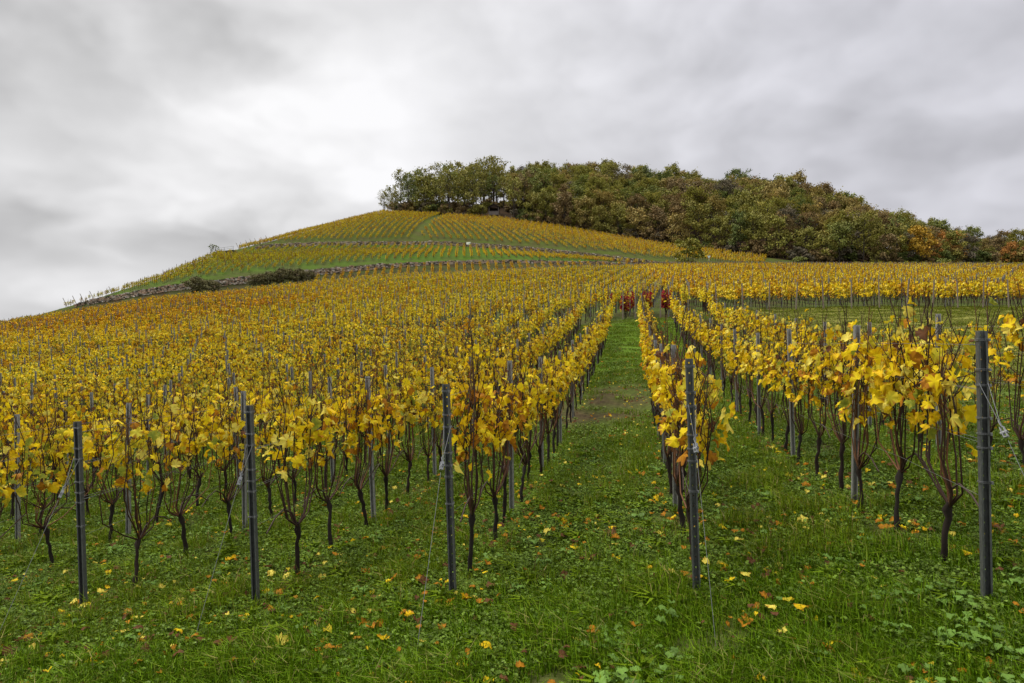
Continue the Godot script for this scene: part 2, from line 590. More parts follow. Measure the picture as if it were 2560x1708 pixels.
# ---------------------------------------------------------------- sky
func make_sky() -> PanoramaSkyMaterial:
	var W := 1536
	var H := 768
	var f := FastNoiseLite.new()
	f.seed = 5
	f.frequency = 0.55
	f.fractal_octaves = 5
	var g := FastNoiseLite.new()
	g.seed = 9
	g.frequency = 0.9
	g.fractal_octaves = 3
	var data := PackedFloat32Array()
	data.resize(W * H * 3)
	# brighter and darker clouds: bearing, elevation (degrees), width, height, strength
	var blobs := [[-13.0, 23.0, 6.0, 5.0, 0.27], [-17.0, 15.0, 11.0, 4.5, 0.16], [-24.0, 11.0, 12.0, 2.5, 0.10], [-32.0, 4.2, 4.5, 1.4, 0.20], [-34.0, 22.0, 11.0, 4.0, -0.19], [-37.0, 17.0, 6.0, 3.0, -0.06],
		[-37.5, 7.2, 8.0, 2.0, -0.16], [-36.0, 2.4, 4.5, 1.2, -0.14], [-13.0, 27.5, 7.0, 2.6, -0.14], [-23.0, 8.6, 4.5, 1.6, -0.13], [-15.0, 11.5, 7.0, 1.5, -0.07], [-9.0, 14.5, 6.0, 2.5, 0.10], [8.0, 19.0, 9.0, 4.0, -0.03], [20.0, 14.0, 12.0, 3.0, -0.05], [33.0, 15.0, 7.0, 5.0, 0.05], [30.0, 9.0, 8.0, 2.0, 0.05], [-14.0, 7.0, 6.0, 2.5, 0.10]]
	for y in H:
		var el := PI * (0.5 - (y + 0.5) / H)
		for x in W:
			var i := (y * W + x) * 3
			if el < -0.02:
				data[i] = 0.30
				data[i + 1] = 0.30
				data[i + 2] = 0.28
				continue
			var az := wrapf(TAU * (x + 0.5) / W, -PI, PI)   # column 0 looks along -z
			var dy := sin(el)
			var k := 1.0 / (maxf(dy, 0.0) + 0.16)
			var px := sin(az) * cos(el) * k
			var pz := cos(az) * cos(el) * k
			var w := g.get_noise_2d(px, pz)
			var n1 := f.get_noise_3d(px * 0.8 + w * 0.55, pz * 1.25 + w * 0.3, 0.4)
			var dx := sin(az) * cos(el)
			var dz := cos(az) * cos(el)
			var n2 := f.get_noise_3d(dx * 8.0 + w * 0.5, dy * 14.0 + n1, dz * 8.0)
			var n3 := f.get_noise_3d(dx * 22.0 + n2 * 1.5, dy * 34.0, dz * 22.0)
			var b := 0.380 + 0.060 * n1 + 0.095 * n2 + 0.038 * n3
			var ad := rad_to_deg(az)
			var ed := rad_to_deg(el)
			b -= 0.030 * smoothstep(-5.0, 30.0, ad) * (1 - smoothstep(60.0, 120.0, ad))
			if absf(ad) < 75 and ed < 50:
				for q in blobs:
					var ex: float = (ad - q[0]) / q[2] + w * 0.6 + n2 * 0.8
					var ey: float = (ed - q[1]) / q[3] + n1 * 0.9 + n2 * 1.1
					var ee := ex * ex + ey * ey
					if ee < 9:
						b += 0.46 * q[4] * exp(-ee * 0.6)
			b = clampf(b, 0.20, 0.55)
			b *= 1 + 1.65 * smoothstep(0.38, 0.95, dy)
			var cool := smoothstep(-20.0, 30.0, ad) * (1 - smoothstep(70.0, 130.0, ad))
			data[i] = b * lerpf(0.995, 0.965, cool)
			data[i + 1] = b * lerpf(0.992, 0.965, cool)
			data[i + 2] = b * lerpf(1.005, 1.045, cool)
	var m := PanoramaSkyMaterial.new()
	m.panorama = ImageTexture.create_from_image(Image.create_from_data(W, H, false, Image.FORMAT_RGBF, data.to_byte_array()))
	m.energy_multiplier = 0.83
	return m

# ================================================================ the scene
const RX := 0.18          # rows of the near field run this far right for each metre away
var posts_front := [Vector2(-3.97, 6.33), Vector2(-2.23, 5.95), Vector2(-0.477, 5.54), Vector2(1.353, 4.99), Vector2(3.04, 4.37)]

func row_start(k: int) -> Vector2:   # row 1 is the one behind the leftmost end post
	if k >= 1 and k <= 5:
		return posts_front[k - 1]
	if k < 1:
		return posts_front[0] + Vector2(-1.77, 0.36) * (1 - k)
	return posts_front[4] + Vector2(1.75, -0.45) * (k - 5)

func row_name(k: int) -> String:
	if k >= 1 and k <= 5:
		return "in the row of the %s end post" % NTH[k - 1]
	if k < 1:
		return "%s row left of the first end post" % nth(-k)
	return "in the row right of the fifth end post"

func seen(x: float, d: float, margin := 2.5) -> bool:
	return d > 2.5 and absf(x) < 0.765 * d + margin

func _ready() -> void:
	rng.seed = 20
	bumps.seed = 3
	bumps.frequency = 0.22
	bumps.fractal_octaves = 3
	patch.seed = 8
	patch.frequency = 0.35
	patch.fractal_octaves = 3
	# ---- camera, sky, light, exposure
	var cam := Camera3D.new()
	cam.name = "camera"
	cam.fov = 53.15
	cam.near = 0.05
	cam.far = 4000
	add_child(cam)
	cam.current = true
	var env := Environment.new()
	env.background_mode = Environment.BG_SKY
	env.sky = Sky.new()
	env.sky.sky_material = make_sky()
	env.ambient_light_source = Environment.AMBIENT_SOURCE_SKY
	env.tonemap_mode = Environment.TONE_MAPPER_LINEAR
	env.tonemap_exposure = 2.15
	env.sdfgi_enabled = true
	env.ssao_enabled = true
	env.ssil_enabled = true
	var we := WorldEnvironment.new()
	we.name = "world_environment"
	we.environment = env
	add_child(we)
	var sun := DirectionalLight3D.new()
	sun.name = "sun"
	sun.light_energy = 0.5
	sun.light_color = Color(1.0, 0.97, 0.92)
	sun.light_angular_distance = 25
	sun.shadow_enabled = true
	add_child(sun)
	sun.look_at_from_position(Vector3(-30, 60, -10), Vector3.ZERO, Vector3.UP)

	# ---- materials
	wood_mat = leafy(0, 0.9)
	cane_mat = leafy(0, 0.7)
	leaf_mat = leafy(0.85, 0.55)
	leaf_mat.metallic_specular = 0.2
	twig_mat = leafy(0, 0.9)
	steel_mat = leafy(0, 0.5, Color(0.40, 0.402, 0.395).linear_to_srgb())
	steel_mat.metallic = 0.35
	steel_mat.roughness_texture = noise_tex(0.02, 0.7, 1.0, 4)
	steel_mat.albedo_texture = noise_tex(0.03, 0.75, 1.0, 5)
	steel_mat.uv1_triplanar = true
	steel_mat.uv1_scale = Vector3(3, 1.2, 3)
	dark_steel_mat = steel_mat.duplicate()
	dark_steel_mat.albedo_color = Color(0.140, 0.147, 0.146).linear_to_srgb()
	wire_mat = leafy(0, 0.45, Color(0.20, 0.205, 0.21).linear_to_srgb())
	wire_mat.metallic = 0.5
	post_wood_mat = leafy(0, 0.9, Color(0.19, 0.155, 0.125).linear_to_srgb())
	survey()
	make_leaves()

	build_ground()
	build_walls()
	build_forest()
	build_hill_things()
	build_near_vines()
	build_far_vines()
	build_ground_cover()
	build_fallen_leaves()

# ---------------------------------------------------------------- ground
func ground_color(x: float, d: float) -> Vector3:
	var n := patch.get_noise_2d(x * 0.6, d * 0.6)
	var n2 := patch.get_noise_2d(x * 2.3 + 50, d * 2.3)
	var u := clampf(x / maxf(d, 1.0), -0.79, 0.79)
	var grass := Vector3(0.095, 0.145, 0.022)
	var soil := Vector3(0.075, 0.050, 0.030)
	var c: Vector3
	if d < 42:
		c = grass.lerp(soil, clampf(0.25 + n * 0.9 + n2 * 0.5, 0, 0.85))
		var mud := Vector2((x - 0.18 * d) / 1.6 + 0.4, (d - 18) / 3.2).length()
		c = c.lerp(soil * 1.1, clampf(1.3 - mud, 0, 1) * clampf(0.7 + n2, 0, 1))
		if x > 0.18 * d + 4.5:
			c = c.lerp(Vector3(0.21, 0.21, 0.045), smoothstep(14, 22, d))
		if d > 25 and absf(x - 0.18 * d) < 2.5:
			c = c.lerp(Vector3(0.13, 0.23, 0.022), 0.85)
	elif d < st(u, FE):
		c = Vector3(0.085, 0.115, 0.026).lerp(soil, clampf(0.2 + n, 0, 0.6))
		if x > 0.18 * d + 4.5 and d < 47:
			c = Vector3(0.21, 0.21, 0.045)
	elif d < st(u, W1):
		c = Vector3(0.08, 0.095, 0.03).lerp(soil, clampf(0.35 + n, 0, 0.9))
		if u > 0.2:
			c = Vector3(0.11, 0.12, 0.035).lerp(soil, clampf(0.3 + n2, 0, 0.7))
	elif d < st(u, W2):
		c = Vector3(0.078, 0.150, 0.014).lerp(Vector3(0.085, 0.095, 0.03), clampf(0.25 + n * 0.8 + (0.35 if u < -0.2 else 0.0), 0, 0.9))
	elif d < st(u, TOP):
		c = Vector3(0.085, 0.115, 0.02).lerp(Vector3(0.085, 0.075, 0.032), clampf(0.35 + n, 0, 0.9))
	else:
		c = Vector3(0.045, 0.032, 0.02).lerp(Vector3(0.09, 0.05, 0.025), clampf(0.3 + n2, 0, 0.8))
		if u < -0.2:
			c = Vector3(0.07, 0.09, 0.02)
	return c * (1 + 0.25 * n2) * 1.25

func build_ground() -> void:
	var ds := PackedFloat32Array()
	var d := -8.0
	while d < 900:
		ds.append(d)
		d += 0.25 if d < 14 else 0.7 if d < 42 else 1.6 if d < 138 else 0.6 if d < 212 else 2.5 if d < 330 else 30.0
	var NC := 220
	var verts := PackedVector3Array()
	var cols := PackedColorArray()
	var ix := PackedInt32Array()
	for j in ds.size():
		for i in NC + 1:
			var x := (-1.1 + 2.2 * i / NC) * (ds[j] + 10.0)
			verts.append(at(x, ds[j]))
			var c := ground_color(x, ds[j])
			cols.append(lin(c.x, c.y, c.z))
	var norms := PackedVector3Array()
	norms.resize(verts.size())
	for j in ds.size():
		for i in NC + 1:
			var q := j * (NC + 1) + i
			var dx := verts[q + 1 if i < NC else q] - verts[q - 1 if i > 0 else q]
			var dz := verts[q + NC + 1 if j < ds.size() - 1 else q] - verts[q - NC - 1 if j > 0 else q]
			norms[q] = dx.cross(dz).normalized()
			if norms[q].y < 0:
				norms[q] = -norms[q]
	for j in ds.size() - 1:
		for i in NC:
			var q := j * (NC + 1) + i
			for e in [q, q + NC + 1, q + 1, q + 1, q + NC + 1, q + NC + 2]:   # clockwise from above
				ix.append(e)
	var a := []
	a.resize(Mesh.ARRAY_MAX)
	a[Mesh.ARRAY_VERTEX] = verts
	a[Mesh.ARRAY_NORMAL] = norms
	a[Mesh.ARRAY_COLOR] = cols
	a[Mesh.ARRAY_INDEX] = ix
	var mat := leafy(0, 0.95)
	mat.metallic_specular = 0.15
	mat.albedo_texture = noise_tex(0.035, 0.55, 1.0, 12)
	mat.uv1_triplanar = true
	mat.uv1_world_triplanar = true
	mat.uv1_scale = Vector3(0.35, 0.35, 0.35)
	var m := ArrayMesh.new()
	m.add_surface_from_arrays(Mesh.PRIMITIVE_TRIANGLES, a)
	m.surface_set_material(0, mat)
	var o := part("ground", m, self)
	meta(o, "grassy vineyard ground rising to the terraced hill", "ground", "", "structure")

# ---------------------------------------------------------------- dry stone walls
func build_walls() -> void:
	var stone := MB.new()
	stone.box(Vector3(-0.5, -0.5, -0.5), Vector3(0.5, 0.5, 0.5), Color.WHITE)
	for i in stone.v.size():
		stone.v[i] *= 1.0 - 0.16 * rf(0, 1)
	var stone_mesh := stone.mesh(leafy(0, 0.9))
	var dark := leafy(0, 1.0, Color(0.09, 0.07, 0.055).linear_to_srgb())
	for e in [["lower dry stone terrace wall above the bushes at the foot of the hill", W1, -0.64, 0.20], ["upper dry stone terrace wall with a white board across the hill", W2, -0.375, 0.275]]:
		var root := thing("terrace_wall", Vector3.ZERO, e[0], "wall", "terrace walls on the hillside")
		var core := MB.new()
		var xs: Array[Transform3D] = []
		var tints := PackedColorArray()
		var u: float = e[2]
		var prev_lo := Vector3.ZERO
		var prev_hi := Vector3.ZERO
		while u < e[3]:
			var d := st(u, e[1])
			var i := clampi(int(round((u + 0.8) / 1.6 * UC)), 0, UC)
			var lo := Vector3(u * d, sh[i][e[1]] - 0.3, -d + 0.12)
			var hi := Vector3(u * d, sh[i][e[1] + 1] + 0.05 + 0.10 * patch.get_noise_1d(u * 300), -d + 0.12)
			if prev_lo != Vector3.ZERO and hi.y - lo.y > 0.45:
				var back := Vector3(0, 0, -1.2)
				core.face(PackedVector3Array([prev_lo, prev_hi, hi, lo]), Color.WHITE)
				core.face(PackedVector3Array([prev_hi, prev_hi + back, hi + back, hi]), Color.WHITE)
				var y := lo.y + 0.15
				while y < hi.y + 0.02:
					var row := rf(0.16, 0.30)
					var t := rng.randf() * 0.3
					while t < 1:
						var w := rf(0.25, 0.6)
						var span := (hi - lo).length()
						if rng.randf() < 0.93:
							var px := lerpf(prev_lo.x, hi.x, t)
							var pz := lerpf(prev_lo.z, hi.z, t)
							var slope := lerpf(prev_hi.y, hi.y, t) - hi.y
							xs.append(Transform3D(Basis(Vector3.UP, rf(-0.2, 0.2)).scaled(Vector3(w, row * 0.9, rf(0.25, 0.42))), Vector3(px, y + row * 0.5 + slope, pz + rf(0.0, 0.08))))
							var s := rf(0.55, 1.35)
							tints.append([lin(0.38 * s, 0.31 * s, 0.24 * s), lin(0.40 * s, 0.27 * s, 0.19 * s), lin(0.50 * s, 0.46 * s, 0.41 * s), lin(0.13 * s, 0.11 * s, 0.085 * s), lin(0.10 * s, 0.10 * s, 0.05 * s)][pick([5, 4, 2.4, 3, 1])])
						t += w * 0.95 / maxf(0.3, absf(hi.x - prev_lo.x))
					y += row
			prev_lo = lo
			prev_hi = hi
			u += 0.006
		part("core", core.mesh(dark), root)
		many("stones", stone_mesh, xs, tints, root)

# ---------------------------------------------------------------- forest
func build_forest() -> void:
	var protos := []
	for k in 5:
		protos.append(make_tree(0, rf(13, 16), rf(4.0, 5.2), 38, 0.50, rf(0.12, 0.26)))
	for k in 4:
		protos.append(make_tree(1, rf(15, 17.5), rf(3.8, 4.8), 13, 0.46, rf(0.2, 0.34)))
	for k in 2:
		protos.append(make_tree(2, rf(12, 14), rf(3.6, 4.2), 3, 0.36, 0.22))
	for k in 3:   # wood's edge: leaves to the ground
		protos.append(make_tree(0, rf(9, 11.5), rf(4.0, 5.0), 34, 0.5, 0.03))
	var tones := [["olive green", Color(0.180, 0.165, 0.028)], ["mid green", Color(0.140, 0.155, 0.030)], ["dark green", Color(0.095, 0.115, 0.026)], ["ochre", Color(0.225, 0.170, 0.045)], ["brown", Color(0.165, 0.115, 0.045)],
		["rust red", Color(0.21, 0.09, 0.03)], ["yellowish green", Color(0.185, 0.175, 0.030)], ["grey brown", Color(0.125, 0.105, 0.066)], ["golden", Color(0.38, 0.23, 0.02)], ["orange", Color(0.30, 0.135, 0.026)]]
	for t in tones:
		t[1] *= 1.12
		t.append(tree_tone(t[1].r, t[1].g, t[1].b))
	var list := []
	for row in 19:
		var x := -58.0
		while x < 240:
			var off := 2.5 + row * 6.6 + rf(-2, 2)
			var xx := x + rf(-2.2, 2.2) + (3.2 if row % 2 else 0.0)
			x += 5.9 if row > 0 else 5.0
			var d := onto(xx, TOP, off)
			var u := xx / d
			if u < -0.194 or u > 0.79 or d > st(u, CREST) + 6:
				continue
			if row < 5 and absf(xx + 6.8) < (6.4 if d < 261 else 4.6) and d < 267:
				continue
			var tone: int = pick([30, 13, 7, 22, 17, 0.8, 16, 10, 0, 0])
			if u > 0.6 and row < 5:
				tone = pick([16, 9, 5, 20, 13, 4, 14, 8, 6, 9])
			var k := pick([5, 5, 5, 5, 5, 1.5, 1.5, 1.5, 1.5, 1.3, 1.3, 0, 0, 0])
			if u < 0.0:
				tone = pick([40, 18, 12, 6, 3, 0, 14, 1, 0, 0])
				k = pick([0.6, 0.6, 0.6, 0.6, 0.6, 7, 7, 7, 7, 3, 3, 0.3, 0.3, 0.3])
			var size := rf(0.72, 1.05)
			if row == 0:
				k = pick([1, 1, 1, 1, 1, 0, 0, 0, 0, 0.4, 0.4, 5, 5, 5]) if u > 0.02 else pick([1, 1, 1, 1, 1, 4, 4, 4, 4, 1, 1, 0.6, 0.6, 0.6])
				if u > 0.02:
					size = rf(0.75, 1.0)
			if u < -0.165:
				size *= 0.72 if row < 3 else 0.85
			elif u < -0.02:
				size *= 1.16
			if u > 0.5:
				size *= lerpf(0.95, 0.66, clampf((u - 0.5) / 0.2, 0, 1))
			var where: String = ["along the wood's front edge", "behind the wood's front edge", "low in the wood", "low in the wood", "halfway up the wood", "halfway up the wood", "halfway up the wood", "high in the wood", "high in the wood"][mini(row, 8)]
			if d > st(u, CREST) - 9:
				where = "on the wood's skyline"
			list.append([xx, d, k, tone, size, where])
	var masses := {}
	while list.size() > 299:   # the least visible, in the middle of the wood, go into one mass
		var q := rng.randi() % list.size()
		if list[q][5] in ["along the wood's front edge", "on the wood's skyline"]:
			continue
		var e: Array = list[q]
		list.remove_at(q)
		if not masses.has(e[2]):
			var a: Array[Transform3D] = []
			masses[e[2]] = [a, PackedColorArray()]
		masses[e[2]][0].append(Transform3D(Basis(Vector3.UP, rf(0, TAU)).scaled(Vector3(1, 1.1, 1) * e[4]), at(e[0], e[1], -0.4)))
		var c: Color = tones[e[3]][1] * 2.0
		masses[e[2]][1].append(lin(c.r, c.g, c.b))
	list.append([0.598 * 189.0, 191.0, 12, 8, 0.98, "in front of the wood's right end"])
	list.append([-7.5, 285.0, 6, 0, 1.42, "standing above all others on the wood's skyline"])
	list.sort_custom(func(a, b): return a[0] / a[1] < b[0] / b[1])
	var counts := {}
	for e in list:
		var k: int = e[2]
		var key: String = "%s %s tree from the left %s" % ["dense" if k < 5 else "loose" if k < 9 else "half bare" if k < 11 else "low spreading", tones[e[3]][0], e[5]]
		counts[key] = counts.get(key, 0) + 1
		var root := thing("forest_tree", at(e[0], e[1], -0.4), "%s %s" % [nth(counts[key] - 1), key], "tree", "trees of the hilltop wood")
		root.rotation.y = rf(0, TAU)
		root.scale = Vector3(e[4], e[4] * rf(1.0, 1.25), e[4])
		part("trunk", protos[k][0], root)
		part("crown", protos[k][1], root).material_override = tones[e[3]][2]
	var wood := thing("wood_interior", Vector3.ZERO, "mass of further autumn trees filling the middle of the hilltop wood", "trees", "", "stuff")
	for k in masses:
		many("crowns", protos[k][1], masses[k][0], masses[k][1], wood)
		var plain := PackedColorArray()
		plain.resize(masses[k][0].size())
		plain.fill(Color.WHITE)
		many("trunks", protos[k][0], masses[k][0], plain, wood)
	print("forest trees ", list.size(), " mass ", masses.size())
	# undergrowth along the wood's foot
	var bushes := []
	for k in 4:
		bushes.append(make_tree(3, rf(3.4, 5.0), rf(2.0, 2.6), 15, 0.46, 0.08))
	var i := 0
	var x := -46.0
	while x < 150:
		var d := onto(x, TOP, rf(0.6, 2.2) if rng.randf() < (0.6 if x > 10 else 0.3) else rf(4, 9 if x > 10 else 24))
		var u := x / d
		if u > -0.185 and u < 0.79 and (absf(x + 6.8) > 4.4 or d > 263):
			var root := thing("shrub", at(x, d, -0.3), "%s undergrowth shrub from the left along the foot of the wood" % nth(i), "shrub", "shrubs along the foot of the wood")
			root.rotation.y = rf(0, TAU)
			var s := rf(0.6, 1.1)
			root.scale = Vector3(s, s, s)
			var e: Array = bushes[rng.randi() % 4]
			part("stems", e[0], root)
			part("foliage", e[1], root).material_override = tones[pick([4, 2, 6, 2, 8, 0, 0, 6, 0, 0])][2]
			i += 1
		x += rf(1.5, 3.4) if x > 10 else rf(0.6, 1.5)
	# lone trees and bushes on the slopes
	var lone := make_tree(0, 5.2, 2.3, 26, 0.34, 0.05)
	var o := thing("small_tree", at(0.2575 * 163, 163), "small rounded green and yellow tree alone at the edge of the yellow field", "tree")
	o.scale = Vector3(1.5, 1.35, 1.5)
	part("trunk", lone[0], o)
	part("crown", lone[1], o).material_override = tree_tone(0.20, 0.19, 0.026)
	var tw := make_tree(2, 3.6, 3.2, 0, 0.3, 0.05)
	o = thing("bare_shrub", at(0.536 * 183, 183), "grey leafless shrub spreading in front of the dark wood", "shrub")
	part("branches", tw[0], o).material_override = leafy(0, 0.9, Color(3.2, 2.6, 2.4).clamp(Color.BLACK, Color(0.9, 0.8, 0.78)))
	var heather := make_tree(3, 4.2, 2.2, 26, 0.26, 0.22)
	var hz := tree_tone(0.120, 0.108, 0.040)
	for e in [[-0.462, 149.0, 1.0, "broad dark two-stemmed bush in front of the lower stone wall"], [-0.440, 149.5, 0.8, "smaller dark bush leaning on the broad two-stemmed one"], [-0.372, 151.0, 0.8, "first of the dark hedge bushes below the lower wall"], [-0.353, 152.0, 0.82, "second of the dark hedge bushes below the lower wall"], [-0.333, 152.5, 0.92, "third and tallest of the dark hedge bushes below the lower wall"], [-0.312, 153.0, 0.78, "fourth of the dark hedge bushes below the lower wall"], [-0.296, 153.5, 0.6, "low last bush at the right end of the dark hedge"]]:
		o = thing("bush", at(e[0] * e[1], e[1], -0.2), e[3], "bush", "dark bushes below the lower wall")
		o.rotation.y = rf(0, TAU)
		o.scale = Vector3(e[2] * 1.1, e[2], e[2])
		part("stems", heather[0], o)
		part("foliage", heather[1], o).material_override = hz
	var sap := make_tree(1, 3.4, 1.5, 3, 0.34, 0.25)
	o = thing("sapling", at(-0.436 * 197, 197), "thin sapling with few leaves against the sky beside the metal railing", "tree")
	part("trunk", sap[0], o)
	part("crown", sap[1], o).material_override = tones[2][2]
	var pale := make_tree(3, 1.8, 1.2, 10, 0.3, 0.1)
	for e in [[0.42, 176.0, "low pale green bush at the far right end of the hill path"], [0.63, 181.0, "low green bush below the golden tree at the wood's edge"]]:
		o = thing("bush", at(e[0] * e[1], e[1]), e[2], "bush")
		part("stems", pale[0], o)
		part("foliage", pale[1], o).material_override = tones[1][2]

# ---------------------------------------------------------------- hut, fence, railing, signs, poles
func plank_mat(r: float, g: float, b: float) -> StandardMaterial3D:
	var m := leafy(0, 0.85, Color(r, g, b).linear_to_srgb())
	m.albedo_texture = noise_tex(0.05, 0.55, 1.0, 31)
	m.uv1_triplanar = true
	m.uv1_scale = Vector3(2.5, 0.4, 2.5)
	return m

func build_hill_things() -> void:
	var W := Color.WHITE
	var dark := plank_mat(0.055, 0.036, 0.028)
	var grey := plank_mat(0.36, 0.31, 0.28)
	var base := at(-0.0268 * 256, 256)
	base.y = maxf(base.y, 47.3)
	var hut := thing("wooden_hut", base, "dark wooden shelter with gable roof and grey plank front at the wood's edge", "hut")
	hut.rotation.y = -0.06
	hut.scale = Vector3(1.12, 1.12, 1.12)
	var m := MB.new()
	for x in [-1.6, 1.6]:
		m = MB.new()
		m.box(Vector3(x - 0.09, 0, -0.09), Vector3(x + 0.09, 2.75, 0.09), W)
		part("post", m.mesh(grey), hut)
		m = MB.new()
		m.box(Vector3(x - 0.08, 0, -2.6), Vector3(x + 0.08, 2.75, -0.1), W)
		part("side_wall", m.mesh(dark), hut)
	m = MB.new()
	m.box(Vector3(-1.5, 0, -2.62), Vector3(1.5, 2.75, -2.5), W)
	part("back_wall", m.mesh(dark), hut)
	m = MB.new()
	m.box(Vector3(-1.5, 0.1, -2.48), Vector3(1.5, 0.2, 0.0), W)
	part("floor", m.mesh(dark), hut)
	for k in 13:
		m = MB.new()
		var x0 := -1.5 + k * 0.2315
		m.box(Vector3(x0, 0.12 + rf(0, 0.05), -0.03), Vector3(x0 + 0.215, 1.28 + rf(-0.03, 0.03), 0.01 + rf(0, 0.012)), W)
		part("plank", m.mesh(grey), hut)
	m = MB.new()
	m.box(Vector3(-1.5, 1.32, -0.06), Vector3(1.5, 1.42, 0.05), W)
	part("rail", m.mesh(grey), hut)
	m = MB.new()
	m.face(PackedVector3Array([Vector3(-1.75, 2.6, 0.02), Vector3(0, 3.72, 0.02), Vector3(1.75, 2.6, 0.02)]), W)
	m.face(PackedVector3Array([Vector3(-1.75, 2.6, -0.08), Vector3(1.75, 2.6, -0.08), Vector3(0, 3.72, -0.08)]), W)
	m.face(PackedVector3Array([Vector3(-1.75, 2.6, 0.02), Vector3(1.75, 2.6, 0.02), Vector3(1.75, 2.6, -0.08), Vector3(-1.75, 2.6, -0.08)]), W)
	part("gable", m.mesh(plank_mat(0.10, 0.066, 0.052)), hut)
	for s in [-1.0, 1.0]:
		m = MB.new()
		m.box(Vector3(-0.05, -0.07, -3.0), Vector3(2.45, 0.07, 0.5), W, Transform3D(Basis(Vector3.UP, 0.0 if s > 0 else PI) * Basis(Vector3(0, 0, 1), -0.57), Vector3(0, 3.82, 0.0 if s > 0 else -2.5)))
		part("roof", m.mesh(plank_mat(0.04, 0.03, 0.028)), hut)
	# wooden rail fence left of the hut
	var fence := thing("rail_fence", at(-9.5, 252.5), "weathered wooden rail fence left of the dark shelter", "fence")
	var prev := Vector3.ZERO
	for k in 7:
		var p := at(-20.5 + k * 2.0, 253.6 - 0.12 * k) - fence.position
		m = MB.new()
		m.tube(PackedVector3Array([p - Vector3(0, 0.3, 0), p + Vector3(0, 1.15, 0)]), PackedFloat32Array([0.09, 0.08]), 6, W, true)
		part("fence_post", m.mesh(grey), fence)
		if k > 0:
			for y in [0.5, 1.0]:
				m = MB.new()
				m.tube(PackedVector3Array([prev + Vector3(-0.2, y + rf(-0.1, 0.1), 0.1), p + Vector3(0.2, y + rf(-0.1, 0.1), 0.1)]), PackedFloat32Array([0.07, 0.06]), 5, W, true)
				part("rail", m.mesh(grey), fence)
		prev = p
	# two poles by the wood
	for e in [[-0.0428, 251.5, 4.3, "tall thin wooden pole left of the dark shelter"], [0.0826, 239.0, 4.6, "tall thin wooden pole at the top of the vines right of the shelter"]]:
		m = MB.new()
		m.tube(PackedVector3Array([Vector3(0, -0.4, 0), Vector3(0.02, e[2], 0)]), PackedFloat32Array([0.075, 0.055]), 6, W, true)
		var o := part("wooden_pole", m.mesh(plank_mat(0.22, 0.18, 0.15)), self)
		o.name = numbered("wooden_pole")
		o.position = at(e[0] * e[1], e[1])
		meta(o, e[3], "pole", "thin poles by the wood")
	# white information board on the upper wall
	var bd := st(-0.0637, W2) - 0.45
	var board := thing("information_board", at(-0.0637 * bd, bd, 0.0), "white information board in front of the upper terrace wall", "board")
	for x in [-0.55, 0.55]:
		m = MB.new()
		m.box(Vector3(x - 0.04, -0.2, -0.04), Vector3(x + 0.04, 0.75, 0.04), W)
		part("leg", m.mesh(grey), board)
	m = MB.new()
	m.box(Vector3(-0.62, -0.42, -0.03), Vector3(0.62, 0.42, 0.03), W, Transform3D(Basis(Vector3.RIGHT, -0.35), Vector3(0, 1.0, 0.05)))
	part("panel", m.mesh(leafy(0, 0.5, Color(0.55, 0.57, 0.46).linear_to_srgb())), board)
	m = MB.new()
	m.box(Vector3(0.0, -0.2, 0.031), Vector3(0.5, 0.12, 0.036), W, Transform3D(Basis(Vector3.RIGHT, -0.35), Vector3(0, 1.0, 0.05)))
	part("printed_picture", m.mesh(leafy(0, 0.5, Color(0.25, 0.42, 0.40).linear_to_srgb())), board)
	# triangular nature sign
	var sign := thing("triangular_sign", at(0.2885 * 166, 166, 0.2), "white triangular sign on a thin post right of the lone tree", "sign")
	m = MB.new()
	m.tube(PackedVector3Array([Vector3(0, -0.4, 0), Vector3(0, 2.0, 0)]), PackedFloat32Array([0.035, 0.035]), 6, W, true)
	part("post", m.mesh(steel_mat), sign)
	for e in [[1.0, 0.04, Color(0.80, 0.84, 0.84)], [0.62, 0.052, Color(0.50, 0.68, 0.70)]]:
		var s: float = e[0]
		var z: float = e[1]
		m = MB.new()
		var c := Vector3(0, 2.05, 0)
		var tri := [c + Vector3(-0.42, 0.26, 0) * s, c + Vector3(0.42, 0.26, 0) * s, c + Vector3(0, -0.46, 0) * s]
		var f := Vector3(0, 0, z)
		m.face(PackedVector3Array([tri[0] + f, tri[1] + f, tri[2] + f]), W)
		m.face(PackedVector3Array([tri[0] + f * 0.1, tri[2] + f * 0.1, tri[1] + f * 0.1]), W)
		for k in 3:
			var a: Vector3 = tri[k]
			var b: Vector3 = tri[(k + 1) % 3]
			m.face(PackedVector3Array([a + f, a + f * 0.1, b + f * 0.1, b + f]), W)
		part("plate" if s == 1.0 else "emblem", m.mesh(leafy(0, 0.4, e[2].linear_to_srgb())), sign)
	m = MB.new()
	m.box(Vector3(-0.12, 1.18, 0.036), Vector3(0.12, 1.40, 0.05), W)
	part("small_plate", m.mesh(leafy(0, 0.4, Color(0.72, 0.66, 0.25).linear_to_srgb())), sign)
	# small white waymark left of the lone tree
	var way := thing("waymark_post", at(0.2395 * 165, 165, 0.5), "thin post with small white plates at the left of the lone tree", "sign")
	m = MB.new()
	m.tube(PackedVector3Array([Vector3(0, -0.8, 0), Vector3(0, 2.1, 0)]), PackedFloat32Array([0.04, 0.04]), 6, W, true)
	part("post", m.mesh(grey), way)
	for e in [[-0.1, 1.9], [0.1, 1.45]]:
		m = MB.new()
		m.box(Vector3(e[0] - 0.2, e[1] - 0.13, 0.042), Vector3(e[0] + 0.2, e[1] + 0.13, 0.06), W)
		part("plate", m.mesh(leafy(0, 0.4, Color(0.8, 0.78, 0.74).linear_to_srgb())), way)
	# boulders along the right end of the path
	var rock := SphereMesh.new()
	rock.radial_segments = 9
	rock.rings = 5
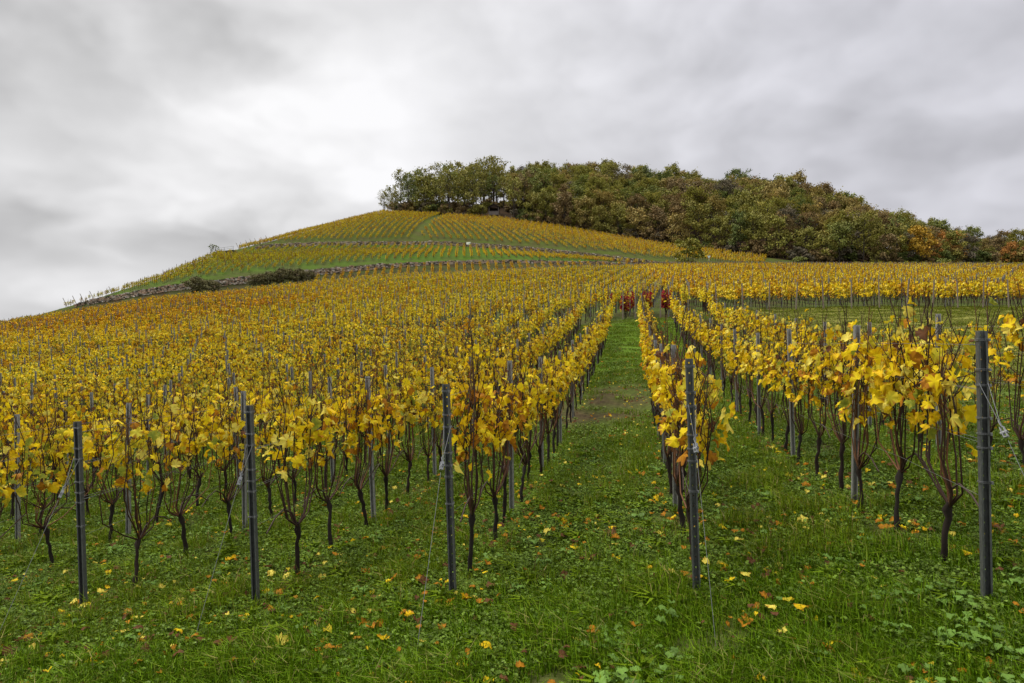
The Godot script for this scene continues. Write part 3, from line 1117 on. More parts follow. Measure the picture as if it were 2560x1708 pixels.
	for e in [[0.276, 166.5, 0.5, "squat brown boulder left of the triangular sign"], [0.282, 167.0, 0.42, "pale boulder touching the sign's left side"], [0.424, 175.0, 0.45, "pale boulder at the right end of the hill path"]]:
		m = MB.new()
		var arr := rock.get_mesh_arrays()
		for i in arr[Mesh.ARRAY_VERTEX].size():
			var q: Vector3 = arr[Mesh.ARRAY_VERTEX][i]
			m.v.append(q * Vector3(1.7, 1.1, 1.2) * (1 + 0.35 * bumps.get_noise_3dv(q * 6.0 + Vector3(e[1], 0, 0))) * e[2] * 2)
			m.n.append(arr[Mesh.ARRAY_NORMAL][i])
			m.c.append(W)
		m.ix = arr[Mesh.ARRAY_INDEX]
		var o := part("boulder", m.mesh(leafy(0, 0.9, Color(0.33, 0.25, 0.2).linear_to_srgb())), self)
		o.name = numbered("boulder")
		o.position = at(e[0] * e[1], e[1], 0.2)
		meta(o, e[3], "boulder")
	# railing on its rocky ledge on the left skyline
	var rl := thing("metal_railing", at(-0.4215 * 198, 198, 0.2), "thin metal railing on a rocky ledge on the left skyline", "railing")
	m = MB.new()
	for i in 7:
		m.box(Vector3(-2.9 + i * 0.85, -1.6, -1.2), Vector3(-2.0 + i * 0.85, 0.06 + 0.11 * i + rf(-0.05, 0.05), 0.7 + rf(-0.2, 0.2)), W)
	part("ledge", m.mesh(leafy(0, 1.0, Color(0.085, 0.08, 0.04).linear_to_srgb())), rl)
	for k in 3:
		var x := -2.6 + k * 2.6
		m = MB.new()
		m.tube(PackedVector3Array([Vector3(x, -0.2 + k * 0.34, 0), Vector3(x, 1.15 + k * 0.36, 0)]), PackedFloat32Array([0.045, 0.045]), 5, W, true)
		part("upright", m.mesh(dark_steel_mat), rl)
	for y in [0.6, 1.12]:
		m = MB.new()
		m.tube(PackedVector3Array([Vector3(-2.6, y, 0), Vector3(2.6, y + 0.72, 0)]), PackedFloat32Array([0.04, 0.04]), 5, W, true)
		part("handrail", m.mesh(dark_steel_mat), rl)
	# leaning end posts on the skyline
	var i := 0
	for e in [[-0.400, 0], [-0.394, 0], [-0.386, 0], [-0.380, 0], [-0.373, 0], [-0.364, 0], [-0.357, 0], [-0.652, 1], [-0.638, 1], [-0.627, 1], [-0.613, 1], [-0.585, 1], [-0.512, 2], [-0.503, 2], [-0.492, 2], [-0.479, 2]]:
		var u: float = e[0]
		var d := st(u, TOP) - 2.0 if e[1] == 0 else st(u, W2T) if e[1] == 2 else st(u, W1T) + 2.0
		m = MB.new()
		var lean := -0.9 if e[1] < 2 else 0.12
		m.tube(PackedVector3Array([Vector3(0.2, -0.3, 0), Vector3(lean, 2.0, 0)]), PackedFloat32Array([0.07, 0.06]), 5, W, true)
		var o := part("leaning_post", m.mesh(post_wood_mat), self)
		o.name = numbered("leaning_post")
		o.position = at(u * d, d)
		meta(o, "%s of the dark leaning end posts on the left skyline, counted from the railing" % nth(i), "post", "leaning end posts on the left skyline")
		i += 1

# ---------------------------------------------------------------- near field: vines, posts, wires, one by one
func build_near_vines() -> void:
	var mids := []
	for w in [YELLOW, YELLOW, YELLOW, YELLOW, YELLOW, YELLOW, GREENISH, GREENISH, GREENISH, ORANGE, YELLOW, YELLOW]:
		var o := Node3D.new()
		vine_mid(w, 84, o)
		mids.append(o)
	var vines := []
	var posts := []
	var dir := Vector2(RX, 1).normalized()
	for k in range(-24, 8):
		var s := row_start(k)
		var run := 35.5 if k >= 1 else 36.0
		if k == 6:
			run = 33.0
		if k > 6:
			continue
		var t := 0.65 if k >= 1 else rf(0.3, 1.1)
		var j := 0
		while t < run:
			var p := s + dir * t
			if seen(p.x, p.y):
				vines.append([p.length(), k, j, p, t])
			j += 1
			t += 0.87
		t = 0.0
		j = 0
		while t < run + 0.5:
			var p := s + dir * t
			if seen(p.x, p.y, 0.8):
				posts.append([p.length(), k, j, p])
			j += 1
			t += 2.7 + rf(-0.05, 0.05)
	vines.sort_custom(func(a, b): return a[0] < b[0])
	posts.sort_custom(func(a, b): return a[0] < b[0])
	var rest := []
	var b0 := yaw(RX, 1)
	var order := {}
	var tot := 0
	for i in vines.size():
		var e: Array = vines[i]
		var p: Vector2 = e[3] + Vector2(rf(-0.04, 0.04), rf(-0.05, 0.05))
		if i >= 300:
			rest.append(p)
			continue
		var look: String = "yellow"
		var greener := patch.get_noise_2d(p.x * 0.5 + 31, p.y * 0.5)
		var w := YELLOW
		if e[1] < 2 and greener > 0.0:
			w = GREENISH
			look = "greenish yellow"
		elif greener < -0.3:
			w = ORANGE
			look = "golden orange"
		var o := thing("grapevine", at(p.x, p.y), "%s grapevine, %s from the front, %s" % [look, nth(e[2]), row_name(e[1])], "grapevine", "grapevines in the near rows")
		if e[0] < 10.5:
			var n := int(rf(50, 92))
			if e[1] == 4:
				n += 8
			if e[1] == 5:
				n += 22
			vine_near(w, n, o)
			tot += n
		else:
			var src: Node3D = mids[6 + rng.randi() % 3] if w == GREENISH else mids[9] if w == ORANGE else mids[[0, 1, 2, 3, 4, 5, 10, 11][rng.randi() % 8]]
			for c in src.get_children():
				o.add_child(c.duplicate(), true)
		o.basis = b0 * Basis(Vector3.UP, PI * (rng.randi() % 2) + rf(-0.1, 0.1)) * Basis.from_scale(Vector3(1, 1, 1) * rf(0.93, 1.07))
	print("near vines ", vines.size(), " leaf parts ", tot)
	for o in mids:
		o.free()
	# the rest of the near field as one mass
	var meshes := []
	for w in [YELLOW, YELLOW, GREENISH, YELLOW, ORANGE, YELLOW]:
		meshes.append(vine_far(2, w, 74, 0.105, 1.0, 0.85))
	scatter("grapevines_beyond", "mass of yellow grapevines filling the near field behind the first rows", meshes, rest, RX, func(p: Vector2): return Vector3(1, 1, 1))
	# posts
	var plain := channel(PH + 0.10, false).mesh(steel_mat)
	var full := channel(PH, true).mesh(dark_steel_mat)
	var bands := []
	for y in [0.78, 1.0, 1.09, 1.19, 1.40, 1.50, 1.69]:
		bands.append(band(y).mesh(wire_mat))
	var post_rest: Array[Transform3D] = []
	var tints := PackedColorArray()
	for i in posts.size():
		var e: Array = posts[i]
		var p: Vector2 = e[3]
		var front: bool = e[2] == 0 and e[1] >= 1 and e[1] <= 5
		var bs := Basis(Vector3(0, 0, 1), 0.034 if front and e[1] < 5 else 0.02 if front else rf(0.0, 0.05)) * Basis(Vector3.RIGHT, 0.0 if front else rf(-0.04, 0.04)) * b0
		if i >= 300:
			post_rest.append(Transform3D(bs, at(p.x, p.y)))
			tints.append(Color.WHITE)
			continue
		var o: Node3D
		if front:
			o = thing("end_post", at(p.x, p.y), "%s tall dark steel end post from the left, with wire bands and guy wire" % NTH[e[1] - 1], "post", "tall end posts along the grass")
			part("channel", full, o)
			for b in bands:
				part("wire_band", b, o)
		else:
			o = thing("trellis_post", at(p.x, p.y), "steel trellis post, %s from the front, %s" % [nth(e[2]), row_name(e[1])], "post", "steel trellis posts in the near rows")
			part("channel", plain, o)
		o.basis = bs
	print("near posts ", posts.size())
	var root := thing("trellis_posts_beyond", Vector3.ZERO, "far steel trellis posts among the yellow vines of the near field", "posts", "", "stuff")
	many("posts", plain, post_rest, tints, root)
	# wires along the rows
	for k in range(0, 7):
		var s := row_start(k)
		root = thing("trellis_wires", Vector3.ZERO, "thin steel trellis wires, %s" % row_name(k), "wire", "trellis wires")
		for y in [0.70, 1.03, 1.05, 1.36, 1.38, 1.66]:
			var m := MB.new()
			var p := PackedVector3Array()
			var r := PackedFloat32Array()
			var side := rf(-0.03, 0.03)
			var t := 0.0
			while t < 27:
				var q := s + dir * t + Vector2(dir.y, -dir.x) * side
				p.append(at(q.x - y * 0.03, q.y, y + rf(-0.012, 0.012)))
				r.append(0.0013)
				t += 1.35
			m.tube(p, r, 4, Color.WHITE)
			part("wire", m.mesh(wire_mat), root)
	# guy wires with their tensioners
	for k in 5:
		var p: Vector2 = posts_front[k]
		var q: Vector2 = p + [Vector2(-0.18, -1.0), Vector2(-0.19, -0.85), Vector2(-0.17, -1.04), Vector2(-0.10, -0.84), Vector2(-0.02, -1.0)][k]
		root = thing("guy_wire", at(q.x, q.y), "guy wire with a small tensioner anchoring the %s tall end post" % NTH[k], "wire", "guy wires of the end posts")
		var o := root.position
		var b1 := at(p.x, p.y, 1.42) - o - Vector3(0.045, 0, 0)
		var mid := b1 * 0.80
		part("anchor_wire", wire(Vector3(0, -0.1, 0), mid - b1.normalized() * 0.07, 0.0017).mesh(wire_mat), root)
		part("sling_wire", wire(mid + b1.normalized() * 0.03, b1 + Vector3(-0.028, 0, 0.03), 0.0022).mesh(wire_mat), root)
		part("sling_wire", wire(mid + b1.normalized() * 0.03, b1 + Vector3(0.030, 0, 0.03), 0.0022).mesh(wire_mat), root)
		var m := MB.new()
		for s2 in [-1.0, 1.0]:
			m.box(Vector3(-0.012, -0.042, 0.010 * s2 - 0.002), Vector3(0.012, 0.022, 0.010 * s2 + 0.002), Color.WHITE)
		m.box(Vector3(-0.012, -0.048, -0.012), Vector3(0.012, -0.0425, 0.012), Color.WHITE)
		m.tube(PackedVector3Array([Vector3(0, -0.015, -0.02), Vector3(0, -0.015, 0.02)]), PackedFloat32Array([0.011, 0.011]), 8, Color.WHITE, true)
		m.tube(PackedVector3Array([Vector3(0, 0.02, 0), Vector3(0.012, 0.05, 0), Vector3(0, 0.075, 0), Vector3(-0.012, 0.05, 0), Vector3(0, 0.02, 0)]), PackedFloat32Array([0.003, 0.003, 0.003, 0.003, 0.003]), 4, Color.WHITE)
		var up := b1.normalized()
		var sd_ := up.cross(Vector3(1, 0, 0)).normalized()
		part("tensioner", m.mesh(leafy(0, 0.4, Color(0.24, 0.25, 0.26).linear_to_srgb())), root, Transform3D(Basis(up.cross(sd_), up, sd_) * Basis(Vector3.UP, 0.6), mid))

func scatter(called: String, label: String, meshes: Array, spots: Array, dx: float, tint: Callable) -> Node3D:
	var root := thing(called, Vector3.ZERO, label, "grapevines", "", "stuff")
	var b0 := yaw(dx, 1)
	var where := []
	var tints := []
	for m in meshes:
		var a: Array[Transform3D] = []
		where.append(a)
		tints.append(PackedColorArray())
	for p in spots:
		var k := rng.randi() % meshes.size()
		where[k].append(Transform3D(b0 * Basis(Vector3.UP, PI * (rng.randi() % 2) + rf(-0.15, 0.15)) * Basis.from_scale(Vector3(rf(0.92, 1.12), rf(0.88, 1.1), rf(0.9, 1.15))), at(p.x, p.y)))
		var c: Vector3 = tint.call(p) * rf(0.88, 1.08)
		if rng.randf() < 0.13:   # a vine that has turned brown
			c *= Vector3(0.8, 0.62, 0.75)
		tints[k].append(lin(minf(c.x, 1), minf(c.y, 1), minf(c.z, 1)))
	for k in meshes.size():
		many("vines", meshes[k], where[k], tints[k], root)
	return root

# ---------------------------------------------------------------- farther fields and the hill
func build_far_vines() -> void:
	var dir := Vector2(RX, 1).normalized()
	var turn := Vector2(0.25, 1).normalized()
	var spots := []
	var reds := []
	var posts: Array[Transform3D] = []
	var wooden: Array[Transform3D] = []
	var tn := PackedColorArray()
	var tw := PackedColorArray()
	for k in range(-72, 14):
		var s := row_start(k)
		var t := 38.6 + (rf(0.0, 0.9) if k < 2 else 0.0)
		if k > 2:   # the rows behind the red vines stand closer and a little to the left
			s = Vector2(5.9 + 1.3 * (k - 3), 43.6) - dir * 38.6
		var j := rng.randi() % 4
		while t < 170:
			var p := s + dir * 38.6 + turn * (t - 38.6)   # this field's rows bear a little more to the right
			var u := p.x / p.y
			if p.y > st(clampf(u, -0.8, 0.8), FE) - (1.6 if u < 0.1 else 2.5):
				break
			var right := 0.10 * p.y + 9.2
			if p.x < right and seen(p.x, p.y, 2.0) and p.y > 41.5:
				if (k == 4 and t < 44.5 and not (t > 39.8 and t < 41)) or (k == 5 and t < 42.2) or (k == 6 and t < 43) or (k == 3 and t > 40 and t < 42):
					reds.append(p)
				elif rng.randf() < (0.42 if u < -0.15 and absf(p.y - 90 - (u + 0.65) * 45) < 3.5 else 0.93):
					spots.append(p + Vector2(rf(-0.12, 0.12), rf(-0.12, 0.12)))
				if u < -0.15 and absf(p.y - 90 - (u + 0.65) * 45) < 4.0 and j % 2 == 0:
					wooden.append(Transform3D(Basis(Vector3(0, 0, 1), rf(-0.06, 0.09)), at(p.x, p.y)))
					tw.append(Color.WHITE)
				elif j % 4 == 0:
					var tr := Transform3D(Basis(Vector3(0, 0, 1), rf(-0.04, 0.07)) * yaw(RX, 1), at(p.x + 0.2, p.y))
					if u < -0.35 and p.y > 62:
						wooden.append(tr)
						tw.append(Color.WHITE)
					else:
						posts.append(tr)
						tn.append(Color.WHITE)
			j += 1
			t += 0.9
	var near := []
	var far := []
	for p in spots:
		if p.y < 75:
			near.append(p)
		else:
			far.append(p)
	var lod2 := []
	var lod3 := []
	for w in [YELLOW, GREENISH, GREENISH, YELLOW, ORANGE, YELLOW, GREENISH]:
		lod2.append(vine_far(2, w, 64, 0.118, 1.0, 0.75))
		lod3.append(vine_far(3, w, 46, 0.165, 1.0, 0.65))
	var tint := func(p: Vector2):
		var u := p.x / p.y
		var o := smoothstep(-0.2, -0.45, u) * smoothstep(55, 95, p.y)
		var n := patch.get_noise_2d(p.x * 0.05, p.y * 0.07)
		return Vector3(1, 1, 1).lerp(Vector3(0.92, 0.72, 0.65), clampf(o * 0.95 + n * 0.6, 0, 1)).lerp(Vector3(0.85, 0.95, 0.9), clampf(-n * 0.7, 0, 1))
	scatter("grapevines_middle", "broad mass of yellow grapevines left of the grass path, in the middle of the slope", lod2, near, 0.25, tint)
	scatter("grapevines_below_terraces", "dense golden grapevines filling the slope just below the terrace walls", lod3, far, 0.25, tint)
	var lone := []
	for k in 3:
		var o := Node3D.new()
		var g := grow(1, RED, 150, 0.14, 1.0, 0.5)
		part("trunk", g.trunk.mesh(wood_mat), o)
		var all := MB.new()
		for m in g.canes:
			all.add(m, Transform3D())
		part("canes", all.mesh(cane_mat), o, Transform3D(), "stuff")
		var lv := MB.new()
		for l in g.leaves:
			lv.add(leaf_src[(rng.randi() % 5) * TONES + l[1]], l[0])
		part("leaves", lv.mesh(leaf_mat), o, Transform3D(), "stuff")
		lone.append(o)
	var i := 0
	for p in reds:
		var o := thing("red_grapevine", at(p.x, p.y), "%s of the dark red leaved grapevines where the grass path ends" % nth(i), "grapevine", "red grapevines at the end of the grass path")
		for c in lone[rng.randi() % 3].get_children():
			o.add_child(c.duplicate(), true)
		o.basis = yaw(RX, 1) * Basis(Vector3.UP, PI * (rng.randi() % 2)) * Basis.from_scale(Vector3(1, rf(0.85, 1.0), rf(0.95, 1.25)))
		i += 1
	for o in lone:
		o.free()
	var stake := MB.new()
	stake.tube(PackedVector3Array([Vector3(0, -0.2, 0), Vector3(0.01, 1.9, 0)]), PackedFloat32Array([0.048, 0.042]), 6, Color.WHITE, true)
	var stake_mesh := stake.mesh(post_wood_mat)
	i = 0
	for e in [[7.75, 42.9], [9.35, 43.0], [7.0, 43.1]]:
		var o := part("wooden_stake", stake_mesh, self)
		o.name = numbered("wooden_stake")
		o.position = at(e[0], e[1])
		meta(o, ["weathered wooden stake in front of the red vines at the path's end", "wooden stake at the end of the narrow right-hand path", "wooden stake beside the first red vine on the left"][i], "stake", "wooden stakes by the red vines")
		i += 1

	# the right-hand field: rows running away from its front edge
	spots = []
	var lime := []
	i = 0
	for k in 75:
		var x0 := 13.6 + 1.78 * k
		var t := 0.0
		var j := 0
		var front := 45.3 + 0.25 * sin(k * 0.7) + 0.004 * k
		while t < 140:
			var d := front + t
			var x := x0 + 0.10 * t
			var u := x / d
			if d > st(clampf(u, -0.8, 0.8), FE) - 1.5:
				break
			if seen(x, d, 2.0):
				if t > 0.4:
					if u > 0.5 and d > st(clampf(u, -0.8, 0.8), FE) - 5:
						lime.append(Vector2(x, d))
					else:
						spots.append(Vector2(x + rf(-0.07, 0.07), d))
				if j == 0 and u < 0.78:
					var o := part("wooden_end_post", stake_mesh, self)
					o.name = numbered("wooden_end_post")
					o.position = at(x, d)
					o.rotation = Vector3(rf(-0.05, 0.05), rf(0, 3), rf(-0.05, 0.09))
					meta(o, "%s dark wooden end post from the left along the right-hand yellow field's front edge" % nth(i), "post", "wooden end posts of the right-hand field")
					i += 1
				elif j % 5 == (k * 3) % 5 and j > 0:
					posts.append(Transform3D(Basis(Vector3(0, 0, 1), rf(-0.04, 0.07)) * yaw(0.1, 1), at(x + 0.1, d, 0.05)))
					tn.append(Color.WHITE)
			j += 1
			t += 0.88
	near = []
	far = []
	for p in spots:
		if p.y < 72:
			near.append(p)
		else:
			far.append(p)
	var lod2c := []
	var lod3c := []
	for w in [YELLOW, YELLOW, ORANGE, YELLOW, YELLOW]:
		lod2c.append(vine_far(2, w, 72, 0.135, 1.0, 0.62))
		lod3c.append(vine_far(3, w, 46, 0.165, 1.0, 0.65))
	var tintc := func(p: Vector2):
		var n := patch.get_noise_2d(p.x * 0.06, p.y * 0.06)
		return Vector3(1, 0.97, 1).lerp(Vector3(0.85, 0.76, 0.75), clampf(0.1 + n * 0.9, 0, 1))
	scatter("grapevines_right_field", "yellow grapevines at the front of the right-hand field beyond the mown grass", lod2c, near, 0.10, tintc)
	scatter("grapevines_right_field_back", "yellow grapevines at the back of the right-hand field below the wood", lod3c, far, 0.10, tintc)
	var limes := []
	for k in 3:
		limes.append(vine_far(3, [10, 0, 4, 40, 14, 0, 0, 0], 70, 0.18, 1.12))
	scatter("grapevines_lime", "strip of lime green vines along the far right edge of the field", limes, lime, 0.10, func(p: Vector2): return Vector3(0.95, 1, 0.8))

	# terraces
	var meshes := []
	var meshes_y := []
	for w in [ORANGE, YELLOW, ORANGE, YELLOW, GREENISH, ORANGE]:
		meshes.append(vine_far(3, w, 52, 0.145, 0.82, 0.40))
	for w in [YELLOW, YELLOW, GREENISH, YELLOW, ORANGE]:
		meshes_y.append(vine_far(3, w, 62, 0.15, 0.84, 0.38))
	var hill_posts: Array[Transform3D] = []
	var th := PackedColorArray()
	var lower := []
	var upper_t := []
	var left_b := []
	var right_b := []
	for k in range(-80, 42):
		# between the field and the lower wall
		var x0 := k * 1.86
		var d := 146.0
		var j := 0
		while d < 180:
			var x := x0 - 0.10 * (d - 160)
			var u := x / d
			if absf(u) < 0.79 and d > st(u, FE) + 1.5 and d < st(u, W1) - 1.3 and u > -0.29 and u < 0.17 and rng.randf() < 0.93:
				lower.append(Vector2(x, d))
			d += 1.0
		# between the walls
		d = 150.0
		j = 0
		while d < 206:
			var x := x0 - 0.07 * (d - 185)
			var u := x / d
			if u < -0.4 and d > st(maxf(u, -0.79), TOP) - 14 and rng.randf() < 0.45:
				d += 1.0
				continue
			if absf(u) < 0.79 and u > -0.66 and u < 0.23 and d > st(u, W1T) + (3.2 if u < 0.02 else 1.4) and d < st(u, W2) - 1.2 and rng.randf() < 0.93:
				upper_t.append(Vector2(x, d))
				if j % 5 == 0:
					hill_posts.append(Transform3D(Basis(Vector3(0, 0, 1), rf(-0.06, 0.06)), at(x, d)))
					th.append(Color.WHITE)
			j += 1
			d += 1.0
	for k in range(-60, 90):
		var x0 := -32.0 + k * 1.95
		var d := 172.0
		var j := 0
		while d < 262:
			# left block
			if k <= 0:
				var x := x0 + 0.10 * (d - 205)
				var u := x / d
				if u > -0.40 and d > st(u, W2T) + 2.2 and d < st(u, TOP) + (4.0 if u < -0.2 else -0.8):
					left_b.append(Vector2(x, d))
					if j % 5 == 0:
						hill_posts.append(Transform3D(Basis(Vector3(0, 0, 1), rf(-0.06, 0.06)), at(x, d)))
						th.append(Color.WHITE)
			var x2 := -24.6 + (k + 8) * 1.95 - 0.32 * (d - 256) - 1.95 * 17
			var u2 := x2 / d
			if x2 > -28.6 + 0.10 * (d - 205) and u2 < 0.372 and u2 > -0.3 and d > st(u2, W2T) + (2.2 if u2 < 0.15 else 3.4) and d < st(u2, TOP) - 1.0 and rng.randf() < 0.94:
				right_b.append(Vector2(x2, d))
				if j % 5 == 0 or d > st(u2, TOP) - 2.0:
					hill_posts.append(Transform3D(Basis(Vector3(0, 0, 1), rf(-0.06, 0.06)), at(x2 - 0.1, d + 0.4)))
					th.append(Color.WHITE)
			j += 1
			d += 1.0
	scatter("grapevines_lower_terrace", "orange vines in spaced rows on the strip below the lower terrace wall", meshes, lower, -0.10, func(p: Vector2): return Vector3(1.0, 0.86, 0.8))
	scatter("grapevines_middle_terrace", "thin golden green vine rows on the terrace between the two stone walls", meshes, upper_t, -0.07, func(p: Vector2): return Vector3(0.9, 0.88, 0.8).lerp(Vector3(0.76, 0.86, 0.7), smoothstep(-0.1, -0.3, p.x / p.y)))
	scatter("grapevines_hill_left", "golden vine rows leaning right on the left block of the hilltop vineyard", meshes_y, left_b, 0.10, func(p: Vector2): return Vector3(1.0, 0.98, 0.9))
	scatter("grapevines_hill_right", "dull orange vine rows on the right block of the hilltop vineyard below the wood", meshes, right_b, -0.32, func(p: Vector2): return Vector3(0.95, 0.90, 0.9))
	var steel := channel(1.98, false).mesh(steel_mat)
	var root := thing("field_posts", Vector3.ZERO, "grey steel posts scattered through the middle and right-hand yellow fields", "posts", "", "stuff")
	many("posts", steel, posts, tn, root)
	root = thing("wooden_field_posts", Vector3.ZERO, "weathered wooden posts among the golden vines at the far left", "posts", "", "stuff")
	many("posts", stake_mesh, wooden, tw, root)
	root = thing("hill_posts", Vector3.ZERO, "grey brown posts of the vine rows on the hill terraces", "posts", "", "stuff")
	var hp := MB.new()
	hp.tube(PackedVector3Array([Vector3(0, -0.2, 0), Vector3(0, 1.65, 0)]), PackedFloat32Array([0.055, 0.05]), 5, Color.WHITE, true)
	many("posts", hp.mesh(leafy(0, 0.9, Color(0.23, 0.19, 0.155).linear_to_srgb())), hill_posts, th, root)
	print("far vines ", near.size() + far.size(), " ", lower.size(), " ", upper_t.size(), " ", left_b.size(), " ", right_b.size())

# ---------------------------------------------------------------- grass and weeds
func blade(m: MB, base: Vector3, h: float, w: float, ang: float, droop: float, c0: Color, c1: Color) -> void:
	var out := Vector3(cos(ang), 0, sin(ang))
	var side := Vector3(-sin(ang), 0, cos(ang)) * w
	var p1 := base + Vector3(0, h * 0.55, 0) + out * h * droop * 0.3
	var p2 := base + Vector3(0, h * (0.95 - droop * 0.35), 0) + out * h * droop
	var nn := (out + Vector3(0, 0.6, 0)).normalized()
	var at_ := m.v.size()
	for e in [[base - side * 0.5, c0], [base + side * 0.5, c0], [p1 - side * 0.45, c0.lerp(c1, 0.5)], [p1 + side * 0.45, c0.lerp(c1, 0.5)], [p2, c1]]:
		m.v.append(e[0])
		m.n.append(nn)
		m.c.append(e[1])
	for q in [0, 1, 2, 1, 3, 2, 2, 3, 4]:
		m.ix.append(at_ + q)

func build_ground_cover() -> void:
	var mat := leafy(0.6, 0.36)
	mat.metallic_specular = 0.2
	var greens := [lin(0.185, 0.300, 0.007), lin(0.235, 0.345, 0.010), lin(0.130, 0.225, 0.008), lin(0.29, 0.32, 0.040), lin(0.40, 0.33, 0.11)]
	var tuft := func(n: int, spread: float, hmin: float, hmax: float, w: float) -> ArrayMesh:
		var m := MB.new()
		for k in n:
			var g := pick([5, 4, 4, 1.6, 0.5])
			var c: Color = greens[g]
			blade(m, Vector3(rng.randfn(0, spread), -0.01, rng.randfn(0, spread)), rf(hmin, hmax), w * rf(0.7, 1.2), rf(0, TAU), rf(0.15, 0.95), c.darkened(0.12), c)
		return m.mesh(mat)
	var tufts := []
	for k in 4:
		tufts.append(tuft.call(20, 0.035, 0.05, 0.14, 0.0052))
	for k in 2:
		tufts.append(tuft.call(22, 0.03, 0.10, 0.24, 0.0058))
	# weeds: clovery leaflets, lobed leaves, rosettes
	var weeds := []
	var leaflet := func(m: MB, c: Vector3, ang: float, s: float, tilt: float, col: Color, lobed: bool) -> void:
		var bs := Basis(Vector3.UP, ang) * Basis(Vector3.RIGHT, -PI / 2 + tilt) * Basis(Vector3.UP, rf(-0.4, 0.4))
		var src: MB = leaf_src[(rng.randi() % 5) * TONES] if lobed else leaf_small[0]
		var at_ := m.v.size()
		var t := Transform3D(bs.scaled(Vector3(s, s, s)), c)
		for i in src.v.size():
			m.v.append(t * src.v[i])
			m.n.append((t.basis * src.n[i]).normalized())
			m.c.append(col * rf(0.92, 1.06))
		for q in src.ix:
			m.ix.append(at_ + q)
	for kind in 7:
		var m := MB.new()
		if kind < 4:
			for k in 15:
				var c := Vector3(rng.randfn(0, 0.055), rf(0.008, 0.065), rng.randfn(0, 0.055))
				var tone := rf(0.6, 1.5)
				var col := lin(0.118 * tone, 0.185 * tone, 0.026 * tone) if kind < 3 else lin(0.135 * tone, 0.22 * tone, 0.028 * tone)
				var a := rf(0, TAU)
				for q in 3:
					leaflet.call(m, c, a + q * 2.1 + rf(-0.2, 0.2), rf(0.011, 0.021), rf(-0.3, 0.9), col, false)
		elif kind < 6:
			for k in 7:
				var c := Vector3(rng.randfn(0, 0.06), rf(0.03, 0.10), rng.randfn(0, 0.06))
				var tone := rf(0.8, 1.25)
				leaflet.call(m, c, rf(0, TAU), rf(0.035, 0.055), rf(-0.1, 0.5), lin(0.12 * tone, 0.215 * tone, 0.036 * tone), true)
				blade(m, Vector3(c.x * 0.3, -0.01, c.z * 0.3), c.y + 0.01, 0.003, atan2(c.z, c.x), 0.3, greens[1], greens[1])
		else:
			for k in 9:
				blade(m, Vector3(0, 0, 0), rf(0.09, 0.15), 0.024, k * 0.7 + rf(-0.2, 0.2), rf(0.8, 1.3), greens[2], greens[1])
		weeds.append(m.mesh(mat))
	var wh := []
	var wt := []
	for k in tufts.size() + weeds.size():
		var a: Array[Transform3D] = []
		wh.append(a)
		wt.append(PackedColorArray())
	var place := func(k: int, x: float, d: float, s: float, lush: float) -> void:
		wh[k].append(Transform3D(Basis(Vector3.UP, rf(0, TAU)) * Basis.from_scale(Vector3(s, s * rf(0.8, 1.2), s)), at(x, d)))
		var t := rf(0.66, 1.0)
		wt[k].append(lin(t * lerpf(1.0, 0.85, lush), t, t * lerpf(1.0, 0.8, lush)))
	var count := 0
	# near: dense
	var d := 3.0
	while d < 13.0:
		var cell := 0.040 + d * 0.0036
		var x := -0.78 * d - 1.2
		while x < 0.78 * d + 1.2:
			var xx := x + rf(-0.5, 0.5) * cell
			var dd := d + rf(-0.5, 0.5) * cell
			x += cell
			var n := patch.get_noise_2d(xx, dd)
			var n2 := patch.get_noise_2d(xx * 2.7 + 90, dd * 2.7)
			var front := 1 - smoothstep(4.6, 6.6, dd + n * 1.5)
			var grassy := clampf(0.36 + 0.5 * front + n * 0.6, 0.15, 0.95)
			# the wheel path keeps grass
			var row := fposmod((xx - RX * dd) / 1.8 + 0.55, 1.0)
			if dd > 8 and absf(row - 0.5) < 0.25:
				grassy = maxf(grassy, 0.6)
			if n2 < -0.42 and rng.randf() < 0.75:
				continue
			if dd > 5.6 and absf(fposmod((xx - RX * dd) / 1.82 + 1.30, 1.0) - 0.5) < 0.10 and rng.randf() < 0.5:
				continue
			if rng.randf() < grassy:
				var k := rng.randi() % 4
				if n2 > 0.18 and rng.randf() < 0.5:
					k = 4 + rng.randi() % 2
				place.call(k, xx, dd, rf(0.75, 1.2) * (1 + d * 0.02), front)
			else:
				var k := tufts.size() + (rng.randi() % 3 if n2 < 0.15 else 3)
				if rng.randf() < (0.32 if xx > 0.5 and dd < 4.6 else 0.015):
					k = tufts.size() + 4 + rng.randi() % 2
				elif rng.randf() < 0.05:
					k = tufts.size() + 6
				place.call(k, xx, dd, rf(0.8, 1.2) * (1 + d * 0.015), 0.0)
			count += 1
		d += cell
	var root := thing("grass_and_weeds", Vector3.ZERO, "lush green grass and low weeds in front of and under the first vines", "grass", "", "stuff")
	for k in tufts.size():
		many("grass", tufts[k], wh[k], wt[k], root)
	for k in weeds.size():
		many("weeds", weeds[k], wh[tufts.size() + k], wt[tufts.size() + k], root)
	# farther: patches of blades and leaves
	var turf := []
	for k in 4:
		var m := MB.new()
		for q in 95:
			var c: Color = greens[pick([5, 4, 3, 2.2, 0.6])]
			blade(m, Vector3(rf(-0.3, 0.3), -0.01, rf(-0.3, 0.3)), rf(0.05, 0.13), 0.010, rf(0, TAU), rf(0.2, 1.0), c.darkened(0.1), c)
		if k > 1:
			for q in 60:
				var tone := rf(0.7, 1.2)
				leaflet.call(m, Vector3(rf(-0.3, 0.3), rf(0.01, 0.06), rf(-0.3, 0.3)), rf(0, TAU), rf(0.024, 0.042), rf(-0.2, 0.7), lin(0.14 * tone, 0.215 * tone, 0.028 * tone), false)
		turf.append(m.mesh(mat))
	var th := []
	var tt := []
